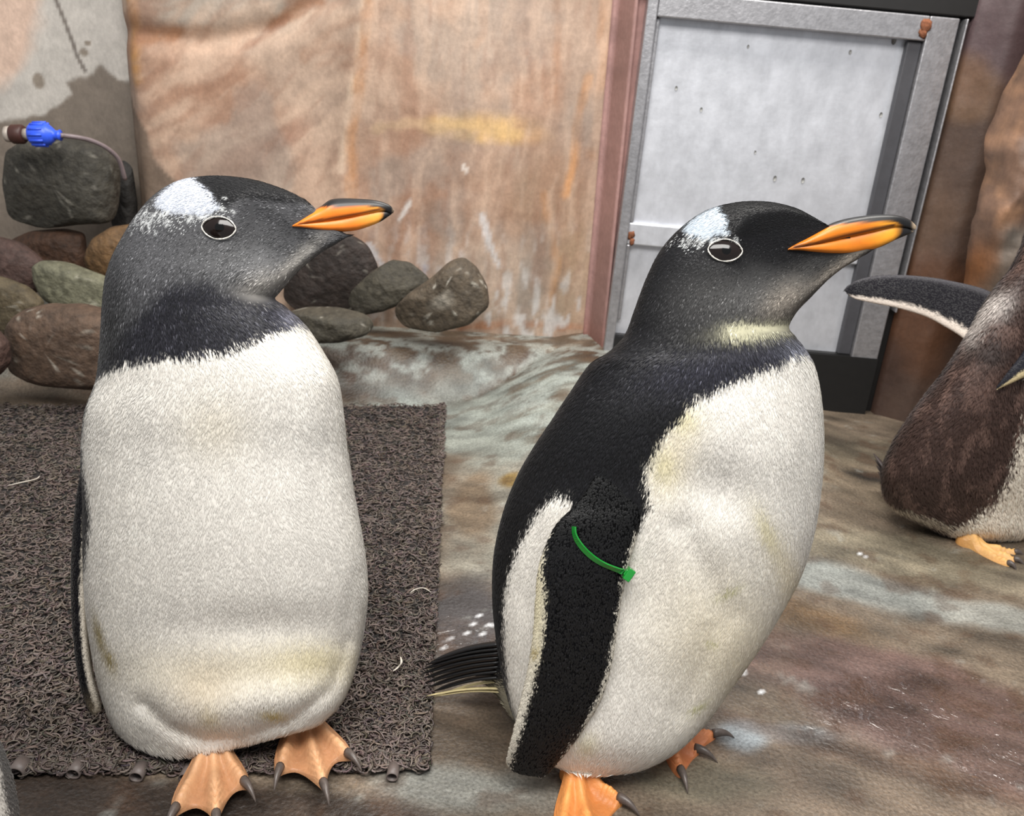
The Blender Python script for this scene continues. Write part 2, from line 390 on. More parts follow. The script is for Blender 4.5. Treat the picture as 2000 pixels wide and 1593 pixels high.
def back_y(P):
    y = rough_y(WY, 0.016)(P)
    a = np.array(w2(716, 0)); b = np.array(w2(668, 340)); d = segdist(P, [tuple(a+(a-b)), tuple(a), tuple(b), tuple(w2(690, 500))])
    y -= 0.018*np.exp(-(d/0.04)**2)
    e = segdist(P, [w2(240, 60), w2(400, 80), w2(540, 50), w2(640, -20)]); y += 0.02*np.exp(-(e/0.03)**2)
    y += 0.035*np.exp(-((P[:, 0]-xl)/0.02)**2)
    return y
wall_grid('wall_back', xl, xr+0.03, -0.02, 1.75, 0.009, back_y, back_col, M['wall'], 'tan and rust painted artificial rock wall panel', lambda P: 0.25+0*P[:, 0])

LY = 2.53; w3 = wpx(LY)
def left_col(P):
    c = np.repeat(lin((188, 182, 174))[None], len(P), 0)
    nz = fbm(np.c_[P*14, np.zeros(len(P))], 5)-0.47
    pink = [(-400, -300), (92, -300), (84, 30), (66, 90), (30, 140), (0, 170), (-400, 300)]
    c = mixc(c, lin((208, 178, 158)), 0.9*sstep(-0.02, 0.03, sd(P, [w3(*p) for p in pink])+nz*0.05))
    st = [(400, 150), (232, 160), (196, 128), (182, 142), (150, 148), (128, 163), (138, 182), (100, 200), (84, 215), (50, 232), (10, 236), (-400, 300), (-400, 1200), (400, 1200)]
    s = sd(P, [w3(*p) for p in st])+nz*0.05
    c = mixc(c, lin((112, 100, 88)), 0.92*sstep(-0.004, 0.008, s))
    for pts, r in [([(110, 0), (122, 30), (134, 62), (143, 85), (150, 108), (166, 138)], 5.0), ([(118, -80), (110, 0)], 5)]:
        c = mixc(c, lin((92, 82, 74)), 0.85*sstep(1.0, 0.4, segdist(P, [w3(*p) for p in pts])/(r*K)))
    for (x, y, rx, ry) in [(76, 157, 11, 14), (164, 103, 10, 8), (172, 84, 6, 4)]:
        q = np.hypot((P[:, 0]-w3(x, y)[0])/(rx*K), (P[:, 1]-w3(x, y)[1])/(ry*K)); c = mixc(c, lin((126, 114, 100)), 0.9*sstep(1.2, 0.7, q+nz))
    return c*(0.86+0.3*fbm(np.c_[P*30, np.ones(len(P))], 4))[:, None]
wall_grid('wall_left', -2.78, xl+0.06, -0.02, 1.6, 0.006, rough_y(LY, 0.006, 3, 4.0), left_col, M['wall'], 'pale plaster wall with a dark damp stain and a crack')

# jamb strip of plum coloured render between rock and door
DY = 2.27; wD = wpx(DY)
def strip_col(P):
    c = np.repeat(lin((160, 124, 118))[None], len(P), 0)
    n = fbm(np.c_[P*18, np.zeros(len(P))], 5)
    c = mixc(c, lin((118, 66, 46)), 0.85*sstep(w2(0, 500)[1], w2(0, 640)[1], P[:, 1])*sstep(0.35, 0.55, n+0.1))
    return c*(0.7+0.6*n)[:, None]
x0 = at(1176, 330, WY)[0]; x1 = at(1212, 330, DY)[0]
def strip_y(P):
    return DY+0.0+ (WY-DY-0.012)*np.clip((x1-P[:, 0])/(x1-x0), 0, 1)+0.03*sstep(x1, x1+.006, P[:, 0])+0.008*(fbm(np.c_[P*9, np.zeros(len(P))], 4)-.47)
wall_grid('wall_jamb', x0-0.012, x1+0.03, -0.02, 1.75, 0.006, lambda P: strip_y(P), strip_col, M['wall'], 'plum brown rendered strip beside the metal door', thick=0.15)

RYp = 2.2; wR = wpx(RYp)
xd = at(1800, 280, DY)[0]
def right_col(P):
    c = np.repeat(lin((104, 82, 66))[None], len(P), 0)
    c = blobfield(P, (72, 55, 46), [(*wR(1900, 60), 140*K, 90*K, (70, 54, 58), 0.8), (*wR(1880, 170), 40*K, 50*K, (104, 76, 50), 0.6, 0.5),
        (*wR(1800, 420), 70*K, 120*K, (88, 66, 50), 0.7), (*wR(1800, 620), 80*K, 110*K, (80, 50, 30), 0.85), (*wR(1700, 760), 60*K, 100*K, (48, 30, 22), 0.8)], 6.0)
    v = fbm(np.c_[P[:, 0]*16, P[:, 1]*9, np.zeros(len(P))], 5)
    return c*(0.78+0.45*v)[:, None]
wr = wall_grid('wall_right', xd+0.022, 2.18, -0.02, 1.75, 0.010, lambda P: RYp+0.05*sstep(xd+0.1, xd+0.022, P[:, 0])+0.03*(fbm(np.c_[P*3.2, np.full(len(P), 9.)], 5)-0.47), right_col, M['wall'], 'dark brown artificial rock wall right of the metal door')

for v in wr.data.vertices: v.co.x += v.co.z*0.030          # the wall leans with the door frame
# bulging lit rock edge further right
SY = 1.98; wS = wpx(SY)
def spur():
    edge = [(2120, -160), (2060, 60), (2016, 175), (1990, 250), (1970, 300), (1962, 360), (1940, 420), (1930, 480), (1926, 560), (1920, 700), (1915, 860)]
    E3 = crom([wS(*p) for p in edge], 90); E3[-1, 1] = min(E3[-1, 1], 0.0)
    ns = 40; V = []; C = []
    for k, (x, z) in enumerate(E3):
        for j in range(ns):
            t = j/(ns-1); xx = x+0.6*t**1.6; yy = SY+0.10*(1-min(1, t*6))**2-0.06*t
            V.append((xx, yy+0.0, z))
    V = np.array(V); n = fbm(V*[7, 7, 5], 5); V[:, 1] += 0.10*(n-0.47)+.03*(fbm(V*22, 4)-.47)
    C = np.repeat(lin((158, 120, 92))[None], len(V), 0); C = mixc(C, lin((96, 74, 62)), .8*sstep(.42, .56, fbm(V*9, 4)))
    C = mixc(C, lin((150, 92, 40)), 0.9*sstep(wS(0, 330)[1], wS(0, 430)[1], V[:, 2])*sstep(.4, .55, n+.08))
    C = mixc(C, lin((104, 98, 90)), 0.85*sstep(wS(1960, 400)[0], wS(1990, 400)[0], V[:, 0])*sstep(wS(0, 300)[1], wS(0, 340)[1], V[:, 2]))
    C *= (0.35+1.0*fbm(V*[34, 30, 20], 5))[:, None]
    B = V.reshape(90, ns, 3)[:, 0].copy(); B[:, 0] *= (RYp+0.1)/SY; B[:, 0] += 0.03; B[:, 1] = RYp+0.1
    VV = np.r_[V, B]; CC = np.r_[C, C.reshape(90, ns, 3)[:, 0]]
    Fc = gridfaces(90, ns, False); n0 = len(V); i = np.arange(89)
    Fc = np.r_[Fc, np.stack([i*ns, (i+1)*ns, n0+i+1, n0+i], -1)]
    struct(mesh_obj('wall_spur', VV, Fc, M['wall'], col=CC, wet=np.full(len(VV), .3)), 'orange brown rock edge projecting from the right wall')
spur()

# ------------------------------------------------------------------ door
def door():
    X = lambda px, py=250: float(at(px, py, DY)[0])
    Zz = lambda py, px=1500: float(at(px, py, DY)[2])
    base = Vector((X(1500, 830), DY, 0.0))
    root = bpy.data.objects.new('door_1', None); COL.objects.link(root); root.location = base
    struct(root, 'dull aluminium framed metal door with rust spots')
    xa, xb, xc, xd_, xe, xf = X(1217), X(1237), X(1246), X(1716), X(1744), X(1800)
    zt0, zt1 = Zz(8), Zz(58); zm0, zm1 = Zz(448, 1300), Zz(490, 1300); zb = 0.0
    y = DY
    def part(nm, mt, *bx, bev=0.003):
        mb = MB()
        for b in bx: mb.box(*b)
        o = mesh_obj(nm, mb.v, mb.f, M[mt], root, smooth=False)
        if bev:
            md = o.modifiers.new('bevel', 'BEVEL'); md.width = bev; md.segments = 2; md.limit_method = 'ANGLE'
        return o
    part('stile', 'steel2', (xa, xb, y-0.02, y+0.05, zb, zt0))
    part('stile', 'steel2', (xe, xf, y-0.02, y+0.05, zb, zt0))
    part('top_rail', 'steel2', (xb+.0005, xe-.0005, y-0.02, y+0.05, zt1, zt0))
    part('middle_rail', 'steel', (xb+.0005, xd_-.0005, y-0.006, y+0.05, zm1, zm0))
    part('panel', 'steel', (xb, xe, y+0.012, y+0.02, zm0-0.01, zt1+0.01), bev=0)
    part('panel', 'steel', (xb, xe, y+0.012, y+0.02, 0.17, zm1+0.01), bev=0)
    part('shade_dirt_band', 'black', (xb, xf, y-0.024, y-0.0205, zb, 0.17), bev=0); part('shade_dirt_band', 'black', (xb, xe, y-0.012, y+0.022, zb, 0.17), bev=0)  # black sheets stand in for the shade and dirt along the door foot
    part('bead', 'steel2', (xb+0.0005, xc, y-0.004, y+0.011, zm0+.001, zt1-.001))
    part('bead', 'steel2', (xb+0.0005, xc, y-0.004, y+0.011, 0.21, zm1-.001))
    part('gasket', 'gasket', (xd_, xe-.0005, y-0.008, y+0.011, 0.171, zt1-.001))
    part('threshold_shadow_gap', 'black', (xf+.0005, xf+0.03, y+0.012, y+0.06, zb, zt0+.02))
    part('edge_strip', 'steel2', (xf+0.012, xf+0.017, y-0.03, y+0.011, 0.3, zt0))
    part('lintel', 'black', (xa-0.02, xf+0.2, y-0.02, y+0.06, zt0+.004, zt0+.08))
    for (px, py, s) in [(1787, 45, 14), (1782, 58, 10), (1222, 468, 9), (1224, 480, 7)]:
        c = at(px, py, y-0.022 if px > 1500 else y-.008); V = []; Fc = []
        bm = bmesh.new(); bmesh.ops.create_icosphere(bm, subdivisions=2, radius=1)
        V = np.array([v.co[:] for v in bm.verts]); Fc = [tuple(v.index for v in f.verts) for f in bm.faces]; bm.free()
        V *= (0.25+1.5*fbm(V*3+px, 3)**1.5)[:, None]; V = V*np.array([s*K, 0.004, s*K*1.1])+c
        mesh_obj('rust_patch', V, Fc, M['rust'], root)
    for (px, py, s_) in [(1352, 220, 3), (1500, 350, 4), (1302, 180, 3), (1640, 100, 3), (1555, 352, 4), (1440, 95, 2.5), (1740, 125, 3), (1725, 75, 5), (1704, 220, 3.5), (1460, 300, 2.5)]:
        c = at(px, py, y+.0115); a_ = np.linspace(0, 2*np.pi, 9)[:-1]
        V = np.array([[c[0]+s_*K*math.cos(t)*.8, c[1], c[2]+s_*K*math.sin(t)*1.3] for t in a_]); V = np.r_[V, V+[0, -.0008, 0]]
        mesh_obj('dirt_spot', V, [tuple(range(8, 16))[::-1]]+[(i, (i+1) % 8, 8+(i+1) % 8, 8+i) for i in range(8)], M['dirt'], root)
    root.rotation_euler = (0, math.radians(1.6), 0)
door()

# ------------------------------------------------------------------ stones
def stone(name, outline, Yc, depth, colr, label, cat='stone', group=None, seed=0, speck=0.0, col2=None):
    pts = np.array([at(x, y, Yc)[[0, 2]] for x, y in outline]); c = pts.mean(0); pts = c+(pts-c)*1.07
    na, nb = 80, 29
    a = np.linspace(0, 2*np.pi, na, endpoint=False); rad = np.zeros(na)
    for i, t in enumerate(a):
        d = np.array([math.cos(t), math.sin(t)]); best = 0
        for k in range(len(pts)):
            p, q = pts[k]-c, pts[(k+1) % len(pts)]-c; e = q-p
            den = d[0]*e[1]-d[1]*e[0]
            if abs(den) < 1e-12: continue
            s = (p[0]*e[1]-p[1]*e[0])/den; u = (p[0]*d[1]-p[1]*d[0])/den
            if s > 0 and -1e-6 <= u <= 1+1e-6: best = max(best, s)
        rad[i] = best
    k = np.array([.25, .5, .25])
    for _ in range(1): rad = k[0]*np.roll(rad, 1)+k[1]*rad+k[2]*np.roll(rad, -1)
    be = np.linspace(-np.pi/2, np.pi/2, nb)
    V = []
    for b in be:
        cb = abs(math.cos(b))**0.48; sb = math.copysign(abs(math.sin(b))**0.8, math.sin(b))
        for i in range(na):
            V.append((c[0]+rad[i]*cb*math.cos(a[i]), Yc+depth*sb, c[1]+rad[i]*cb*math.sin(a[i])))
    V = np.array(V); ctr = np.array([c[0], Yc, c[1]])
    size = rad.mean()
    n = fbm((V+seed*3.7)/size*1.1, 5)-0.47; n3 = fbm((V-seed)/size*3.5, 4)-0.47
    dirv = (V-ctr)/(np.linalg.norm(V-ctr, axis=1)[:, None]+1e-9)
    V = V+dirv*(n*0.14*size+n3*0.07*size)[:, None]*np.array([0.4, 1.6, 0.4])
    fr = np.random.default_rng(seed+50)
    for _ in range(16):                   # broken flat faces
        q = fr.normal(size=3)*[.8, 1.2, .8]; q /= np.linalg.norm(q); dd = (V-ctr)@q; lim = dd.max()*fr.uniform(.72, .9)
        V = V-q*(np.clip(dd-lim, 0, None)*.85)[:, None]*np.array([.2, 1, .2])
    cc = np.repeat(lin(colr)[None]*.45, len(V), 0)  # colour darkened to put the shade over the pile into the stone
    if col2 is not None: cc = mixc(cc, lin(col2), 0.8*sstep(0.44, 0.56, fbm((V+seed)*9, 4)))
    cc *= (0.55+0.9*fbm((V+seed)*22, 5))[:, None]
    if speck: cc = mixc(cc, lin((190, 185, 172)), speck*sstep(0.60, 0.7, fbm((V+seed)*60, 3)))
    o = mesh_obj(name, V-ctr, gridfaces(nb, na)[:, ::-1].copy(), M['rock'], col=cc); o.location = Vector(ctr)
    return tag(o, label, cat, group)
g = 'stones piled along the wall'
stone('boulder', [(20, 300), (60, 275), (130, 270), (200, 290), (228, 320), (222, 380), (216, 432), (160, 432), (90, 440), (30, 425), (12, 360)], 2.31, 0.06, (84, 80, 70), 'large dark grey green boulder below the blue hose fitting', seed=1, speck=.3, group=g)
stone('stone', [(222, 330), (240, 310), (258, 330), (264, 400), (262, 470), (238, 480), (222, 430)], 2.44, 0.03, (46, 42, 38), 'narrow upright black stone against the rock panel edge', seed=2, group=g)
stone('stone', [(20, 470), (60, 452), (120, 450), (165, 460), (172, 500), (165, 540), (90, 520), (40, 500)], 2.32, 0.05, (92, 62, 42), 'flat rust brown stone wedged beneath the large boulder', seed=3, group=g)
stone('stone', [(172, 500), (185, 465), (215, 448), (262, 440), (275, 480), (262, 560), (215, 580), (180, 540)], 2.24, 0.05, (138, 104, 66), 'ochre rounded stone behind the grey-headed penguin neck', seed=4, group=g)
stone('stone', [(-60, 480), (-10, 462), (40, 478), (88, 512), (96, 545), (70, 575), (20, 555), (-60, 545)], 2.2, 0.045, (110, 84, 76), 'purplish brown slab sloping down over the pale green stone', seed=5, group=g)
stone('stone', [(68, 520), (90, 508), (140, 520), (200, 540), (250, 560), (250, 620), (180, 606), (112, 598), (88, 580), (70, 548)], 2.15, 0.04, (150, 148, 122), 'pale greenish stone on top of the big brown stone', seed=6, speck=.3, group=g)
stone('stone', [(-50, 545), (0, 540), (48, 560), (84, 592), (70, 620), (30, 650), (-50, 650)], 2.06, 0.03, (122, 108, 82), 'olive brown stone leaning against the big brown stone', seed=7, speck=.3, group=g)
stone('stone', [(20, 630), (40, 606), (90, 596), (160, 600), (240, 620), (250, 752), (180, 750), (90, 746), (26, 728), (14, 690)], 1.94, 0.06, (118, 94, 76), 'big brown blocky stone at the bottom of the pile', seed=8, speck=.5, group=g)
stone('stone', [(-60, 650), (-10, 648), (12, 670), (14, 710), (2, 732), (-60, 735)], 1.85, 0.03, (112, 84, 74), 'small reddish stone next to the big brown stone', seed=9, group=g)
stone('stone', [(560, 540), (580, 500), (630, 470), (680, 458), (716, 480), (738, 520), (730, 560), (704, 600), (640, 606), (580, 600), (556, 580)], 2.38, 0.035, (66, 54, 48), 'dark maroon rounded stone at the foot of the rock panel', seed=10, speck=.35, group=g)
stone('stone', [(684, 590), (690, 568), (725, 534), (765, 511), (800, 516), (838, 540), (832, 560), (790, 588), (750, 606), (705, 612)], 2.3, 0.04, (92, 86, 72), 'smooth olive oval stone resting between its neighbours', seed=11, group=g)
stone('stone', [(770, 606), (800, 575), (850, 540), (880, 512), (910, 497), (928, 522), (946, 560), (950, 596), (915, 628), (860, 642), (800, 638), (780, 626)], 2.23, 0.05, (118, 104, 86), 'angular peaked brown stone with pale crust', seed=12, speck=.9, group=g)
stone('stone', [(560, 610), (600, 604), (660, 606), (715, 616), (732, 636), (720, 648), (670, 662), (610, 664), (560, 655)], 2.12, 0.06, (94, 88, 74), 'flat lens shaped grey stone lying below the dark maroon stone', seed=13, speck=.4, group=g)

# ------------------------------------------------------------------ hose fitting
def hose():
    Yh = 2.17
    p = lambda x, y: at(x, y, Yh)
    root = thing('hose_fitting', p(60, 262), 'blue plastic hose fitting with brown collar on the large boulder', 'hose fitting')
    def seg(nm, mt, pts, rad, parent=root, sides=20):
        V, Fc = tube([p(*q) for q in pts], np.array(rad)*K*0.92, sides, up=(0, 1, 0)); return mesh_obj(nm, V, Fc, M[mt], parent)
    seg('end_ring', 'clearplastic', [(12, 262), (13, 262), (22, 262), (23, 262)], [11, 14, 14, 11])
    seg('collar', 'brownplastic', [(23, 262), (26, 262), (44, 262), (48, 262)], [15, 17, 17, 14])
    seg('sleeve', 'clearplastic', [(48, 262), (60, 262)], [10, 10])
    b = seg('blue_cap', 'blue', [(59, 262), (61, 262), (66, 262), (92, 262), (98, 263), (106, 263), (107, 263), (114, 264), (118, 264)], [12, 17, 20, 20, 16, 10, 8, 8, 10])
    mb = MB()
    c0, c1 = p(66, 262), p(92, 262)
    for k in range(12):
        a = k*math.pi/6; off = np.array([0, math.cos(a), math.sin(a)])*20*K*0.92
        V, Fc = tube([c0+off, c1+off], 2.2*K, 6, up=(0, 1, 0)); mb.add(V, Fc)
    mesh_obj('grip_rib', mb.v, mb.f, M['blue'], b)
    path = crom([(118, 264), (150, 268), (180, 275), (210, 290), (232, 312), (244, 350)], 30)
    dep = np.linspace(Yh, 2.3, 30)
    V, Fc = tube([at(x, y, d) for (x, y), d in zip(path, dep)], 4.0*K, 8, up=(0, 1, 0)); mesh_obj('hose', V, Fc, M['hose'], root)
hose()

# ------------------------------------------------------------------ coil mat
def coil_mat():
    cor = [ground(-130, 1512), ground(832, 1502), ground(868, 796), ground(-130, 796)]
    A, B, C_, D = [c[:2] for c in cor]
    uv = lambda u, v: ((1-u)*(1-v))[:, None]*A+(u*(1-v))[:, None]*B+(u*v)[:, None]*C_+((1-u)*v)[:, None]*D
    ctr = uv(np.array([.5]), np.array([.5]))[0]
    root = thing('coil_mat', (ctr[0], ctr[1], 0), 'brown grey vinyl loop mat of tangled coils on the floor', 'mat')
    # backing
    n = 40; uu, vv = np.meshgrid(np.linspace(0.004, .996, n), np.linspace(0.004, .996, n)); P = uv(uu.ravel(), vv.ravel())
    z = floor_h(P[:, 0], P[:, 1])+0.006
    mesh_obj('backing', np.c_[P, z], gridfaces(n, n, False), M['backing'], root)
    # tangled loops
    nl = 31000; r = np.random.default_rng(3)
    u = r.random(nl); v = r.random(nl)**1.25
    ne = 1500; u = np.r_[u, r.random(ne), np.full(800, .995)+r.normal(0, .003, 800)]; v = np.r_[v, np.clip(r.normal(.004, .004, ne), -.004, .02), r.random(800)]
    P = uv(u, v); nl = len(P); keep = np.ones(nl, bool)
    z = floor_h(P[:, 0], P[:, 1])+0.007+r.uniform(-.003, .004, nl)
    seg, sides = 7, 3
    R = r.uniform(.0045, .0085, nl); arc = r.uniform(2.6, 5.2, nl); st = r.uniform(0, 6.28, nl)
    yaw = r.uniform(0, 6.28, nl); tilt = r.normal(0.6, .55, nl); pitch_ = r.uniform(-.006, .006, nl)
    th = st[:, None]+arc[:, None]*np.linspace(0, 1, seg)[None]
    lx = R[:, None]*np.cos(th); ly = R[:, None]*np.sin(th); lz = pitch_[:, None]*np.linspace(-1, 1, seg)[None]
    ct, s_ = np.cos(tilt)[:, None], np.sin(tilt)[:, None]
    y2 = ly*ct-lz*s_; z2 = ly*s_+lz*ct
    cy, sy = np.cos(yaw)[:, None], np.sin(yaw)[:, None]
    x3 = lx*cy-y2*sy; y3 = lx*sy+y2*cy
    Cn = np.stack([P[:, 0, None]+x3, P[:, 1, None]+y3, np.maximum(z[:, None]+z2*0.6, floor_h(P[:, 0], P[:, 1])[:, None]+0.002)], -1)
    T = np.gradient(Cn, axis=1); T /= np.linalg.norm(T, axis=2)[..., None]+1e-9
    Aa = np.cross(T, np.array([0.13, .21, .97])); Aa /= np.linalg.norm(Aa, axis=2)[..., None]+1e-9; Bb = np.cross(Aa, T)
    tr = r.uniform(.0011, .0016, nl)
    an = np.arange(sides)*2*np.pi/sides
    V = Cn[:, :, None]+(Aa[:, :, None]*np.cos(an)[None, None, :, None]+Bb[:, :, None]*np.sin(an)[None, None, :, None])*tr[:, None, None, None]
    Fl = gridfaces(seg, sides); Fc = (np.arange(nl)*seg*sides)[:, None, None]+Fl[None]
    base = lin((100, 89, 83))
    c = base[None]*r.uniform(.35, 1.3, (nl, 1))*np.array([1, 1, 1])+r.normal(0, .004, (nl, 3)); c = np.clip(c, .004, 1)
    o = mesh_obj('coil_pile', V.reshape(-1, 3), Fc.reshape(-1, 4), M['mat'], root, col=np.repeat(c, seg*sides, 0)); o['kind'] = 'stuff'
    for (px, py, rr) in [(38, 1500, 19), (150, 1500, 15), (272, 1506, 15), (366, 1508, 13), (768, 1506, 13), (430, 1500, 12)]:
        p0 = ground(px, py, .008); s = rr*0.56e-3
        a = np.linspace(0, 2*np.pi, 25); pr = np.array([(-.010, 1), (.010, 1), (.010, .8), (-.010, .8)])
        Vr = np.array([[p0[0]+s*k*math.cos(t), p0[1]+d, p0[2]+s*k*math.sin(t)*.9] for t in a[:-1] for d, k in pr])
        Vr[:, 2] = np.maximum(Vr[:, 2], .002)
        Fr = [(i*4+j, ((i+1) % 24)*4+j, ((i+1) % 24)*4+(j+1) % 4, i*4+(j+1) % 4) for i in range(24) for j in range(4)]
        mesh_obj('edge_ring', Vr, Fr, M['matring'], root)
coil_mat()

# ------------------------------------------------------------------ penguins
class Loft:
    """rings: (xL, yL, xR, yR, dist, bfront, bback) on the profile sheet; the sheet is in photo pixels"""
    def __init__(s, rings, nr=170, ns=112, ex=2.0, zmin=None, cap=None, disp=None):
        Kk = crom(rings, nr); s.K = Kk; s.nr, s.ns = nr, ns
        Kk[:, 5:7] = np.maximum(Kk[:, 5:7], 0.0004)
        a = np.linspace(0, 2*np.pi, ns, endpoint=False)
        ca, sa = np.cos(a), np.sin(a)
        if ex != 2.0:
            ca = np.sign(ca)*np.abs(ca)**(2/ex); sa = np.sign(sa)*np.abs(sa)**(2/ex)
        Lp, Rp = Kk[:, 0:2], Kk[:, 2:4]
        m = (Lp+Rp)/2; h = (Rp-Lp)/2
        S = m[:, None]+h[:, None]*ca[None, :, None]                       # sheet position
        dm = ray(m[:, 0], m[:, 1]); tc = Kk[:, 4]/dm[:, 1]
        nrm = dm/np.linalg.norm(dm, axis=1)[:, None]
        dr = ray(S[..., 0], S[..., 1])
        b = np.where(sa[None] > 0, Kk[:, 5:6], Kk[:, 6:7])*sa[None]
        if cap is not None:               # taper of the head towards the bill
            cx, cv, t0 = cap; lim = np.interp(S[..., 0], cx, cv)
            tt_ = np.linspace(0, 1, nr)[:, None]; w = sstep(t0-.06, t0+.04, tt_)
            nb = np.abs(b); k = 0.006; hh = np.clip(.5+.5*(lim-nb)/k, 0, 1); sm = lim*(1-hh)+nb*hh-k*hh*(1-hh)
            b = np.sign(b)*(nb*(1-w)+np.clip(np.minimum(sm, nb), 0, None)*w)
        if disp is not None:
            b = b+disp(S.reshape(-1, 2)).reshape(nr, ns)*np.clip(sa, 0, 1)[None]
        P = CAM+dr*tc[:, None, None]-nrm[:, None]*b[..., None]
        if zmin is not None: P[..., 2] = np.maximum(P[..., 2], zmin+0.02*(P[..., 2]-zmin)*(P[..., 2] < zmin))
        s.P, s.S, s.a, s.sa, s.ca = P, S, a, np.broadcast_to(sa, (nr, ns)), np.broadcast_to(ca, (nr, ns))
        s.t = np.broadcast_to(np.linspace(0, 1, nr)[:, None], (nr, ns))
        dt = np.gradient(P, axis=0); da = (np.roll(P, -1, 1)-np.roll(P, 1, 1))/2
        N = np.cross(dt, da); N /= np.linalg.norm(N, axis=2)[..., None]+1e-12
        c = P.mean(1)[:, None]
        if ((N*(P-c)).sum() < 0): N = -N
        s.N = N; s.T = -dt/(np.linalg.norm(dt, axis=2)[..., None]+1e-12)
    def faces(s):
        f = [tuple(x) for x in gridfaces(s.nr, s.ns)]
        f.append(tuple(range(s.ns))); f.append(tuple(range((s.nr-1)*s.ns, s.nr*s.ns))[::-1])
        return f
    def flat(s):
        return s.P.reshape(-1, 3), s.S.reshape(-1, 2), s.sa.ravel(), s.ca.ravel(), s.t.ravel()
    def bvh(s):
        V = [Vector(v) for v in s.P.reshape(-1, 3)]
        return BVHTree.FromPolygons(V, [tuple(map(int, f)) for f in gridfaces(s.nr, s.ns)])
def hit(bvh, px, py):
    d = ray(px, py); d = d/np.linalg.norm(d)
    h = bvh.ray_cast(Vector(CAM), Vector(d))
    return (np.array(h[0]), np.array(h[1]), h[3]) if h[0] is not None else (None, None, None)

def plumage(L, n, length, width, lift, colfn, parent, origin, mask=None, backw=0.35, lenfn=None, seed=1, jit=0.16):
    r = np.random.default_rng(seed)
    P, N, T, S = L.P, L.N, L.T, L.S
    P2 = np.roll(P, -1, 1)
    A = np.linalg.norm(np.cross(P[1:]-P[:-1], P2[:-1]-P[:-1]), axis=2)
    A = A*np.where(L.sa[:-1] > -0.25, 1.0, backw)
    A = A.ravel(); A /= A.sum()
    idx = r.choice(len(A), n, p=A); i, j = idx//L.ns, idx % L.ns; j2 = (j+1) % L.ns
    u, v = r.random(n)[:, None], r.random(n)[:, None]
    bl = lambda G: (G[i, j]*(1-u)+G[i+1, j]*u)*(1-v)+(G[i, j2]*(1-u)+G[i+1, j2]*u)*v
    p, nn, tt, ss = bl(P), bl(N), bl(T), bl(S)
    sa = bl(L.sa[..., None])[:, 0]; ca = bl(L.ca[..., None])[:, 0]; t = bl(L.t[..., None])[:, 0]
    if mask is not None:
        k = mask(ss, sa, t); p, nn, tt, ss, sa, ca, t = [q[k] for q in (p, nn, tt, ss, sa, ca, t)]; n = len(p)
    nn /= np.linalg.norm(nn, axis=1)[:, None]+1e-9
    tt = tt-nn*(tt*nn).sum(1)[:, None]; tt /= np.linalg.norm(tt, axis=1)[:, None]+1e-9
    sd_ = np.cross(nn, tt); ang = r.normal(0, jit, n)[:, None]
    sw = (fbm(p*26+seed, 3)-0.45)[:, None]*0.8
    d = tt*np.cos(ang+sw)+sd_*np.sin(ang+sw); sd_ = np.cross(nn, d)
    lf = lenfn(ss, sa, t) if lenfn else np.ones(n)
    ln = (length*lf*r.uniform(.7, 1.3, n))[:, None]; w = (width*r.uniform(.75, 1.25, n)*np.sqrt(lf))[:, None]; h = (lift*lf*r.uniform(.3, 1.5, n))[:, None]
    V = np.stack([p-nn*.0004, p+d*ln*.5+sd_*w*.5+nn*h*.45, p+d*ln+nn*h, p+d*ln*.5-sd_*w*.5+nn*h*.45], 1)
    c = colfn(ss+r.normal(0, 3.0, ss.shape), sa, ca, t, p, r)
    c4 = np.repeat(c[:, None], 4, 1)*np.array([.93, 1, 1.07, 1])[None, :, None]
    b = np.arange(n)[:, None]*4
    Fc = np.concatenate([b+np.array([[0, 2, 1]]), b+np.array([[0, 3, 2]])], 0)
    o = mesh_obj('plumage', V.reshape(-1, 3), Fc, M['feather'], parent, smooth=False, col=np.clip(c4, 0.0015, .95).reshape(-1, 3))
    nr_ = nn[:, None]+d[:, None]*np.array([-.25, -.05, .22, -.05])[None, :, None]+sd_[:, None]*np.array([0, .22, 0, -.22])[None, :, None]
    nr_ = nr_/np.linalg.norm(nr_, axis=2)[..., None]
    o.data.polygons.foreach_set('use_smooth', np.ones(len(o.data.polygons), bool))
    o.data.normals_split_custom_set_from_vertices(nr_.reshape(-1, 3).astype(np.float32).tolist())
    o['kind'] = 'stuff'
    return o

def bill_part(name, pairs, colfn, parent, ex=2.0, tipcap=True):
    L = Loft([(a, b, c, d, e, f, f) for a, b, c, d, e, f in pairs], 60, 28, ex)
    P, S, sa, ca, t = L.flat()
    return mesh_obj(name, P, L.faces(), M['bill'], parent, col=colfn(S, t))

def flipper(name, pairs, colfn, parent, n=70, ns=48, ex=2.6, feathers=9000, seed=5, label=None, fl=(0.0042, 0.0016, 0.0006)):
    L = Loft(pairs, n, ns, ex)
    P, S, sa, ca, t = L.flat()
    o = mesh_obj(name, P, L.faces(), M['flipper'], parent, col=np.clip(colfn(S, sa, ca, t, P, np.random.default_rng(0)), .002, .95))
    if label: o['label'] = label
    L.T = -L.T                            # scales point to the tip
    if feathers:
        f = plumage(L, feathers, *fl, colfn, o, None, seed=seed, backw=.6, jit=.1); f.name = 'flipper_scales'
    return o, L

